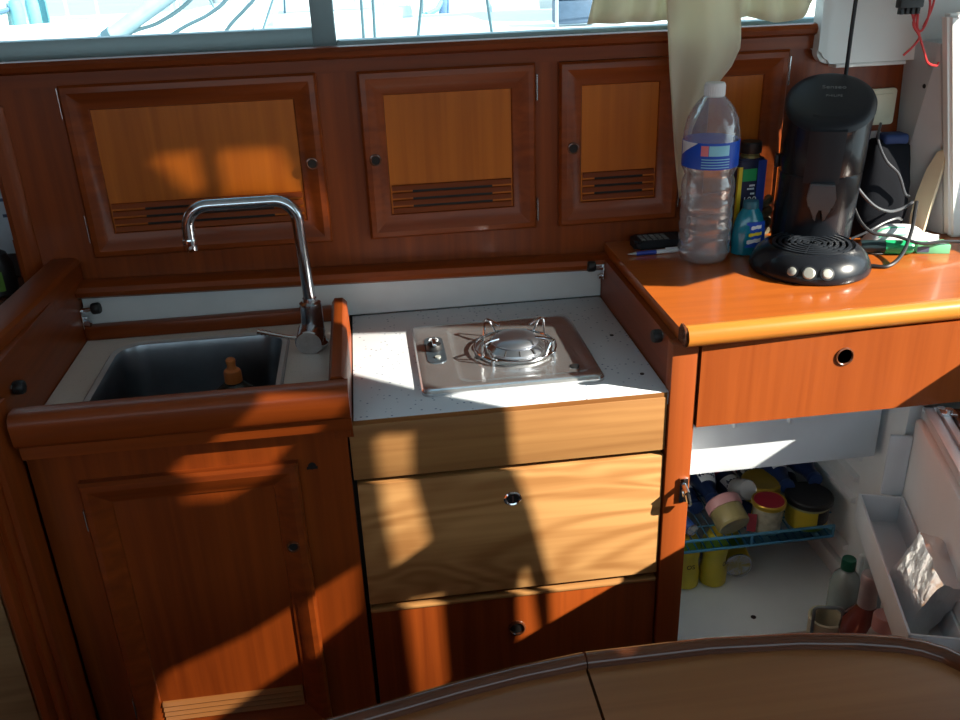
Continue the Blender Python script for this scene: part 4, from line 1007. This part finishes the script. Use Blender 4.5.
# sockets on the wood behind
def socket(label, x0, x1, z0, z1, mat, kind):
    t = thing('wall_socket' if kind else 'light_switch', label, 'socket' if kind else 'switch', ((x0+x1)/2, UP, z0))
    bm = BM(); prism(bm, rrect(x0, x1, z0, z1, .006, 4), 'y', UP-.010, UP-.0002, .002); obj('plate', bm, mat, t)
    bm = BM(); w = (x1-x0); h = z1-z0
    if kind: lathe(bm, [(.014, .0), (.016, .001), (.016, .003), (.0135, .003), (.0135, .0)], TM(((x0+x1)/2, UP-.0105, (z0+z1)/2), (0, -1, 0)), 24); obj('socket_ring', bm, mat, t)
    else: box(bm, x0+w*.16, x1-w*.16, UP-.0135, UP-.0095, z0+h*.18, z1-h*.14, .001); obj('rocker', bm, mat, t)
    return t
socket('ivory light switch on the wood panel right of the coffee machine', .930, .990, 1.118, 1.184, IVORY, False)
s = socket('white socket on the wood panel below the ivory switch', .918, .972, 1.030, 1.106, WPLAS, True)
pg = thing('mains_plug', 'white plug pushed into the socket beside the coffee machine', 'plug', (.952, UP-.010, 1.075))
bm = BM(); box(bm, .942, .962, UP-.042, UP-.0138, 1.056, 1.094, .006, 3); obj('plug_body', bm, WPLAS, pg)

# white moulded locker front above
mp = thing('moulded_panel', 'white moulded plastic panel in the upper right corner above the wood', 'panel', (.95, 1.58, 1.236))
bm = BM(); prism(bm, rrect(.813, 1.112, 1.236, 1.75, .024), 'y', 1.590, 1.6205, .006); obj('shell', bm, GRP, mp)
bm = BM(); box(bm, .85, .985, 1.5905, 1.621, 1.2285, 1.2355, .002); obj('lower_lip', bm, GRP, mp)
cn = thing('wire_connector', 'black connector with loose red wires hanging at the upper right corner', 'connector', (.917, 1.500, 1.32))
bm = BM(); box(bm, .896, .938, 1.490, 1.506, 1.332, 1.372, .002)
for k in range(4): box(bm, .900+k*.0095, .9055+k*.0095, 1.492, 1.504, 1.322, 1.333, .0008)
obj('housing', bm, BLACK, cn)
for k, pts in enumerate(([(.925, 1.50, 1.323), (.934, 1.497, 1.300), (.942, 1.495, 1.285), (.934, 1.497, 1.270), (.921, 1.50, 1.256)],
                         [(.932, 1.50, 1.324), (.928, 1.496, 1.305), (.940, 1.494, 1.288), (.955, 1.496, 1.262), (.968, 1.500, 1.242), (.985, 1.50, 1.236), (.988, 1.50, 1.242)],
                         [(.936, 1.50, 1.345), (.950, 1.497, 1.345), (.952, 1.495, 1.318), (.944, 1.494, 1.296), (.936, 1.496, 1.300), (.934, 1.498, 1.330)],
                         [(.936, 1.50, 1.355), (.958, 1.50, 1.352), (.958, 1.498, 1.330), (.947, 1.497, 1.300)])):
    bm = BM(); tube(bm, pts, .0020, 6, 5); obj('red_wire', bm, RED, cn)
bm = BM(); tube(bm, [(.915, 1.50, 1.372), (.914, 1.52, 1.45), (.910, 1.54, 1.7)], .003, 6, 5); obj('lead', bm, CORD, cn)
for x, y, z in ((1.001, 1.548, 1.195), (1.034, 1.560, 1.010)):
    bm = BM(); lathe(bm, [(.0045, 0), (.004, .002), (0, .0025)], TM((x, y, z), (-.97, -.2, 0)), 14)
    centre(tag(obj('screw', bm, BLACK), 'dark screw high on the grey side lining' if z > 1.1 else 'dark screw low on the grey side lining beside the cream pad', 'screw'))

# ------------------------------------------------------------------ curtain
cu = thing('curtain', 'cream canvas curtain bunched up and hanging to a point beside the bottle', 'curtain', (.60, 1.585, 1.02))
def cloth(name, rows, y, folds, amp, n=26):
    """rows: (z, x_left, x_right); folds run down the cloth"""
    bm = BM(); V = []
    for z, a, b in rows:
        row = []
        for i in range(n+1):
            u = i/n; row.append(bm.verts.new((a+(b-a)*u, y-amp*math.sin(folds*u*2*PI+.6+z*2)*(.35+.65*min(1, (b-a)/.10))-.010*math.sin(u*PI), z)))
        V.append(row)
    for p, q in zip(V, V[1:]):
        for i in range(n): bm.faces.new((p[i], p[i+1], q[i+1], q[i]))
    o = obj(name, bm, CLOTH, cu, sharp=70)
    sm = o.modifiers.new('thickness', 'SOLIDIFY'); sm.thickness = .003
    return o
def interp(keys, n):
    out = []
    for k in range(n+1):
        z = keys[0][0]+(keys[-1][0]-keys[0][0])*k/n
        for p, q in zip(keys, keys[1:]):
            if q[0] <= z+1e-9 <= p[0]+2e-9:
                t = (p[0]-z)/(p[0]-q[0]); out.append((z, p[1]+(q[1]-p[1])*t, p[2]+(q[2]-p[2])*t)); break
    return out
K = [(1.62, .500, .690), (1.45, .515, .660), (1.357, .523, .655), (1.276, .531, .663), (1.243, .534, .649), (1.192, .540, .608), (1.14, .546, .583), (1.086, .553, .577), (1.016, .564, .575)]
cloth('hanging_fall', interp(K, 40), 1.572, 1.4, .010)
K = [(1.62, .42, .56), (1.42, .412, .56), (1.36, .404, .55), (1.322, .394, .545)]
cloth('left_gather', interp(K, 14), 1.600, 2.6, .010)
bm = BM(); V = []
n = 34
for k in range(15):
    row = []
    for i in range(n+1):
        u = i/n; x = .640+u*.185; zb = 1.316+.006*math.sin(u*9)+(.045*max(0, u-.72)/.28); z = 1.62+(zb-1.62)*k/14
        row.append(bm.verts.new((x-.02*u*(1-k/14), 1.602-.011*math.sin(u*2*PI*3.2)-.012*k/14*math.sin(u*PI), z)))
    V.append(row)
for p, q in zip(V, V[1:]):
    for i in range(n): bm.faces.new((p[i], p[i+1], q[i+1], q[i]))
o = obj('right_gather', bm, CLOTH, cu, sharp=70); o.modifiers.new('thickness', 'SOLIDIFY').thickness = .003

# ------------------------------------------------------------------ left recess
bm = BM(); box(bm, -1.25, -.60, 1.17, 1.778, .895, .905); centre(tag(obj('shelf', bm, W_RAIL), 'dark shelf behind the cap rail at the left edge', 'shelf'))
lf = thing('leaflet', 'white leaflet with a dark blue heading behind the cupboard edge at far left', 'leaflet', (-.69, 1.70, .906))
bm = BM(); box(bm, -.760, -.618, 1.742, 1.746, .950, 1.128); obj('sheet', bm, plain('pale_blue_paper', (.42, .50, .58), .6), lf)
bm = BM(); box(bm, -.760, -.618, 1.7412, 1.7422, 1.106, 1.127); obj('heading', bm, plain('navy_heading', (.02, .05, .22), .5), lf)
bm = BM()
for x, z, w in ((-.70, 1.075, .016), (-.668, 1.083, .014), (-.69, 1.05, .02), (-.65, 1.048, .012), (-.68, 1.02, .014), (-.655, 1.015, .012)): box(bm, x, x+w, 1.7412, 1.7422, z, z+.006)
obj('print', bm, plain('ink_blue', (.04, .07, .14), .5), lf)
bm = BM(); box(bm, -.760, -.618, 1.738, 1.760, .906, .950); obj('foot', bm, BLACK, lf)
bb = thing('dark_bottle', 'dark bottle with a green label on the shelf at the left edge', 'bottle', (-.675, 1.640, .906))
bm = BM(); lathe(bm, [(.024, 0), (.029, .004), (.029, .055), (.022, .075), (.012, .082), (.011, .09)]); obj('body', bm, BLACK, bb, local=True)
bm = BM(); lathe(bm, [(.0125, .088), (.0125, .100), (0, .101)]); obj('cap', bm, SILVERP, bb, local=True)
bm = BM(); curved(bm, .0294, -85, -55, .012, .048, 5); obj('label_patch', bm, plain('leaf_green_label', (.10, .22, .03), .5), bb, local=True, doubles=True)

# ------------------------------------------------------------------ saloon table
TZ = .700
tb = thing('saloon_table', 'brown saloon table with two leaves and raised rails in the foreground', 'table', (.2, .45, 0))
def leaf(poly):
    bm = BM(); prism(bm, poly, 'z', TZ-.022, TZ); return bm
R1 = [(.200, .780), (.345, .779), (.450, .769), (.515, .757), (.560, .745), (.585, .734), (.606, .718), (.622, .695), (.632, .66), (.640, .60), (.64, .05)]
obj('leaf', leaf(R1+[(.200, .05)]), W_TABLE, tb)
L1 = [(-.55, .05), (-.55, .52), (-.52, .565), (-.46, .61), (-.36, .655), (-.25, .690), (-.10, .728), (.05, .760), (.120, .772), (.1968, .780)]
obj('leaf', leaf(L1+[(.1968, .05)]), W_TABLE, tb)
RP = [(0, TZ-.026), (.014, TZ-.026), (.018, TZ-.018), (.018, TZ+.004), (.014, TZ+.011), (.007, TZ+.013), (.001, TZ+.010), (0, TZ+.001)]
bm = BM(); sweep(bm, R1[::-1], RP[::-1] if False else [(-u, z) for u, z in RP] if False else RP); obj('edge_rail', bm, W_RAIL, tb, sharp=45)
bm = BM(); sweep(bm, L1[::-1], RP); obj('edge_rail', bm, W_RAIL, tb, sharp=45)
bm = BM(); box(bm, .14, .25, .30, .42, .03, TZ-.022, .01); obj('pedestal', bm, W_Z, tb)
bm = BM(); box(bm, .06, .33, .22, .50, .0, .03, .008); obj('foot', bm, W_X, tb)

# ------------------------------------------------------------------ marina outside
SEA = -.10
bm = BM(); box(bm, -60, 60, 3.0, 120, SEA-.5, SEA); o = struct('ground', bm, plain('harbour_water', (.10, .20, .24), .15, noise=.5, nscale=.6)); o['kind'] = 'structure'
def boat(label, cx, cy, rot, L=9., B=2.9, fb=.95, cover=SAILB, stripe=TEALB):
    t = thing('sailing_boat', label, 'boat', (cx, cy, SEA), rot, 'sailing boats moored outside the windows')
    st = [(-.5, .72, .0), (-.42, .84, .0), (-.2, .98, -.02), (0, 1, -.03), (.2, .92, 0), (.36, .62, .05), (.45, .30, .10), (.5, .04, .14)]
    bm = BM(); rows = []
    for s, w, dz in st:
        x = s*L; h = B/2*w; rows.append([bm.verts.new((x, y, z)) for y, z in ((-h, fb+dz), (-h*.97, fb*.5), (-h*.72, -.05), (h*.72, -.05), (h*.97, fb*.5), (h, fb+dz))])
    for a, b in zip(rows, rows[1:]):
        for k in range(5): bm.faces.new((a[k], a[k+1], b[k+1], b[k]))
        bm.faces.new((a[5], a[0], b[0], b[5]))
    bm.faces.new(rows[0]); bm.faces.new(rows[-1]); obj('hull', bm, SKYW, t, local=True)
    bm = BM()
    for sg in (-1, 1): tube(bm, [(s*L, sg*(B/2*w+.01), fb+dz-.16) for s, w, dz in st[1:-1]], .035, 6)
    obj('rubbing_strake', bm, stripe, t, local=True)
    bm = BM(); box(bm, -.12*L, .25*L, -.30*B, .30*B, fb-.04, fb+.36, .10, 3); cb = obj('cabin', bm, SKYW, t, local=True)
    for sg in (-1, 1):
        for q in range(3): 
            bm = BM(); box(bm, -.08*L+q*.1*L, -.01*L+q*.1*L, sg*.30*B-.02, sg*.30*B+.02, fb+.12, fb+.25, .02); obj('port_light', bm, plain('tinted_port', (.06, .10, .13), .1), cb, local=True)
    bm = BM(); cyl(bm, (.08*L, 0, fb+.3), (.08*L, 0, fb+10), .075, seg=12); obj('mast', bm, MAST, t, local=True)
    bm = BM(); cyl(bm, (.07*L, 0, fb+.95), (-.34*L, 0, fb+.95), .06, seg=12); obj('boom', bm, MAST, t, local=True)
    bm = BM(); tube(bm, [(.06*L, 0, fb+1.10), (-.05*L, 0, fb+1.12), (-.2*L, 0, fb+1.07), (-.34*L, 0, fb+1.02)], [.13, .15, .12, .07], 10); obj('sail_cover', bm, cover, t, local=True)
    bm = BM(); tube(bm, [(-.36*L, -.2*B, fb+.02), (-.36*L, -.2*B, fb+.75), (-.36*L, .2*B, fb+.75), (-.36*L, .2*B, fb+.02)], .03, 8); obj('wheel_guard', bm, MAST, t, local=True)
    for sx_ in (.18, .30, .40):
        bm = BM(); lathe(bm, [(.0, -.30), (.09, -.26), (.11, -.15), (.11, .15), (.09, .26), (0, .30)], Matrix.Translation((sx_*L, -.5*B*(1-.9*sx_*sx_*2)-.10, fb-.30)), 12); obj('fender', bm, cover, t, local=True)
    bm = BM(); box(bm, -.13*L, -.05*L, -.27*B, .27*B, fb+.35, fb+.72, .12, 3); obj('spray_hood', bm, cover, t, local=True)
    for nm, p, q in (('forestay', (.49*L, 0, fb+.15), (.08*L, 0, fb+10)), ('backstay', (-.49*L, 0, fb), (.08*L, 0, fb+10)), ('shroud', (.06*L, -.47*B, fb), (.08*L, 0, fb+8)), ('shroud', (.06*L, .47*B, fb), (.08*L, 0, fb+8)), ('shroud', (-.02*L, -.47*B, fb), (.08*L, 0, fb+5)), ('shroud', (-.02*L, .47*B, fb), (.08*L, 0, fb+5))):
        bm = BM(); tube(bm, [p, q], .012, 6); obj(nm, bm, WIRE, t, local=True)
    for sg in (-1, 1):
        for s, w, dz in st[1:7]:
            bm = BM(); tube(bm, [(s*L, sg*(B/2*w-.05), fb+dz), (s*L, sg*(B/2*w-.05), fb+dz+.6)], .014, 6); obj('stanchion', bm, MAST, t, local=True)
        for h in (.32, .58):
            bm = BM(); tube(bm, [(s*L, sg*(B/2*w-.05), fb+dz+h) for s, w, dz in st[1:7]], .007, 5); obj('guard_wire', bm, WIRE, t, local=True)
    return t
boat('white sailing boat with a blue sail cover outside the left window, nearest', -5.7, 9.0, R_(6))
boat('white sailing boat with a teal sail cover outside the right window, nearest', 3.3, 9.4, R_(4), 8.5, 2.8, .9, TEALB, SAILB)
boat('white sailing boat end on between the two nearest boats', -.2, 14.5, R_(84), 9.5, 3.0, 1.0, SAILB)
boat('white sailing boat far off behind the left boats', -7.0, 14.5, R_(88), 10., 3.2, 1.05, TEALB, SAILB)
boat('white sailing boat far off behind the right boat', 4.6, 14.5, R_(95), 9., 2.9, 1.0, SAILB, SAILB)
sp_ = thing('whisker_pole', 'thick pale pole slanting outside the left window', 'pole', (-.97, 4.0, 1.0))
bm = BM(); cyl(bm, (-1.25, 4.05, 1.01), (-.60, 3.95, 1.385), .033, seg=16); obj('tube', bm, MAST, sp_)
bm = BM(); cyl(bm, (-.995, 4.011, 1.157), (-.965, 4.006, 1.174), .037, seg=16); obj('fitting', bm, WIRE, sp_)
for lab, pts in (('dark rope curving up right of the slanting pole outside the left window', [(-1.15, 4, 1.02), (-.921, 4, 1.168), (-.776, 4, 1.215), (-.636, 4, 1.299), (-.50, 4, 1.45)]),
                 ('dark rope curving up in the middle of the left window', [(-.95, 4.1, 1.05), (-.724, 4.1, 1.175), (-.596, 4.1, 1.23), (-.507, 4.1, 1.294), (-.40, 4.1, 1.45)]),
                 ('steep dark rope near the window post outside the left window', [(-.68, 4.2, 1.0), (-.538, 4.2, 1.167), (-.456, 4.2, 1.239), (-.400, 4.2, 1.297), (-.33, 4.2, 1.45)])):
    bm = BM(); tube(bm, pts, .008, 6, 6); centre(tag(obj('mooring_rope', bm, WIRE), lab, 'rope', 'ropes outside the left window'))
for lab, p, q in (('leftmost dark rigging wire upright outside the right window', (.03, 4.0, .95), (.045, 4.0, 1.9)), ('dark rigging wire close beside the leftmost one outside the right window', (.075, 4.0, .95), (.10, 4.0, 1.9)),
                  ('dark rigging wire slanting right in the middle of the right window', (.24, 4.1, .95), (.40, 4.1, 1.9)), ('dark rigging wire slanting left near the curtain', (.62, 4.2, .95), (.50, 4.2, 1.9))):
    bm = BM(); tube(bm, [p, q], .007, 6); centre(tag(obj('rigging_wire', bm, WIRE), lab, 'wire', 'rigging wires outside the right window'))
lk = thing('deck_locker', 'slate blue deck locker on the boat outside the right window', 'locker', (1.95, 8.32, .80))
bm = BM(); box(bm, -.20, .20, -.11, .11, .0, .20, .02); obj('body', bm, plain('slate_blue_paint', (.07, .11, .17), .5), lk, local=True)
bm = BM(); box(bm, -.21, .21, -.12, .12, .20, .24, .012); obj('lid', bm, plain('slate_blue_lid', (.10, .15, .22), .5), lk, local=True)
pn = thing('pontoon', 'long grey pontoon with piles beyond the moored boats', 'pontoon', (0, 21.5, SEA))
bm = BM(); box(bm, -14, 14, -.9, .9, .0, .45, .03); obj('deck', bm, plain('bleached_planks', (.50, .50, .48), .7), pn, local=True)
for x in (-9, -3, 3, 9):
    bm = BM(); cyl(bm, (x, .8, -.2), (x, .8, 2.2), .14, seg=14); obj('pile', bm, plain('grey_steel_pile', (.25, .30, .32), .6), pn, local=True)

# ------------------------------------------------------------------ light, sky, camera
sd = Vector((-1.75, 1.0, -1.2)).normalized()
sl = bpy.data.lights.new('sun', 'SUN'); sl.energy = 15.0; sl.angle = R_(.55); sl.color = (1.0, .93, .80)
so = bpy.data.objects.new('sun', sl); COL.objects.link(so); so.rotation_euler = sd.to_track_quat('-Z', 'Y').to_euler(); so.location = (4, -2, 4)
w = bpy.data.worlds.new('sky'); S.world = w; w.use_nodes = True
nt = w.node_tree; nt.nodes.clear()
o = nt.nodes.new('ShaderNodeOutputWorld'); b = nt.nodes.new('ShaderNodeBackground')
tc = nt.nodes.new('ShaderNodeTexCoord'); sx = nt.nodes.new('ShaderNodeSeparateXYZ'); rp = nt.nodes.new('ShaderNodeValToRGB')
nt.links.new(tc.outputs['Generated'], sx.inputs[0]); nt.links.new(sx.outputs['Z'], rp.inputs[0])
rp.color_ramp.elements[0].position = -.0; rp.color_ramp.elements[0].color = (.76, .94, 1.0, 1); rp.color_ramp.elements[1].position = .7; rp.color_ramp.elements[1].color = (.55, .80, 1.0, 1)
nt.links.new(rp.outputs[0], b.inputs[0]); b.inputs[1].default_value = 1.85
nt.links.new(b.outputs[0], o.inputs[0])

cam = bpy.data.cameras.new('camera'); co = bpy.data.objects.new('camera', cam); COL.objects.link(co); S.camera = co
cam.sensor_width = 36; cam.lens = 900/960*36; cam.clip_start = .02; cam.clip_end = 400
yaw, pitch, roll = R_(6.7), R_(24.7), R_(-2.15)
f = Vector((math.sin(yaw)*math.cos(pitch), math.cos(yaw)*math.cos(pitch), -math.sin(pitch))); r = Vector((math.cos(yaw), -math.sin(yaw), 0)); u = r.cross(f)
r2 = r*math.cos(roll)+u*math.sin(roll); u2 = u*math.cos(roll)-r*math.sin(roll)
co.matrix_world = Matrix(((r2.x, u2.x, -f.x, 0), (r2.y, u2.y, -f.y, 0), (r2.z, u2.z, -f.z, 1.45), (0, 0, 0, 1)))

S.view_settings.view_transform = 'Standard'; S.view_settings.look = 'None'; S.view_settings.gamma = 1; S.view_settings.use_curve_mapping = False
S.view_settings.exposure = 0.0
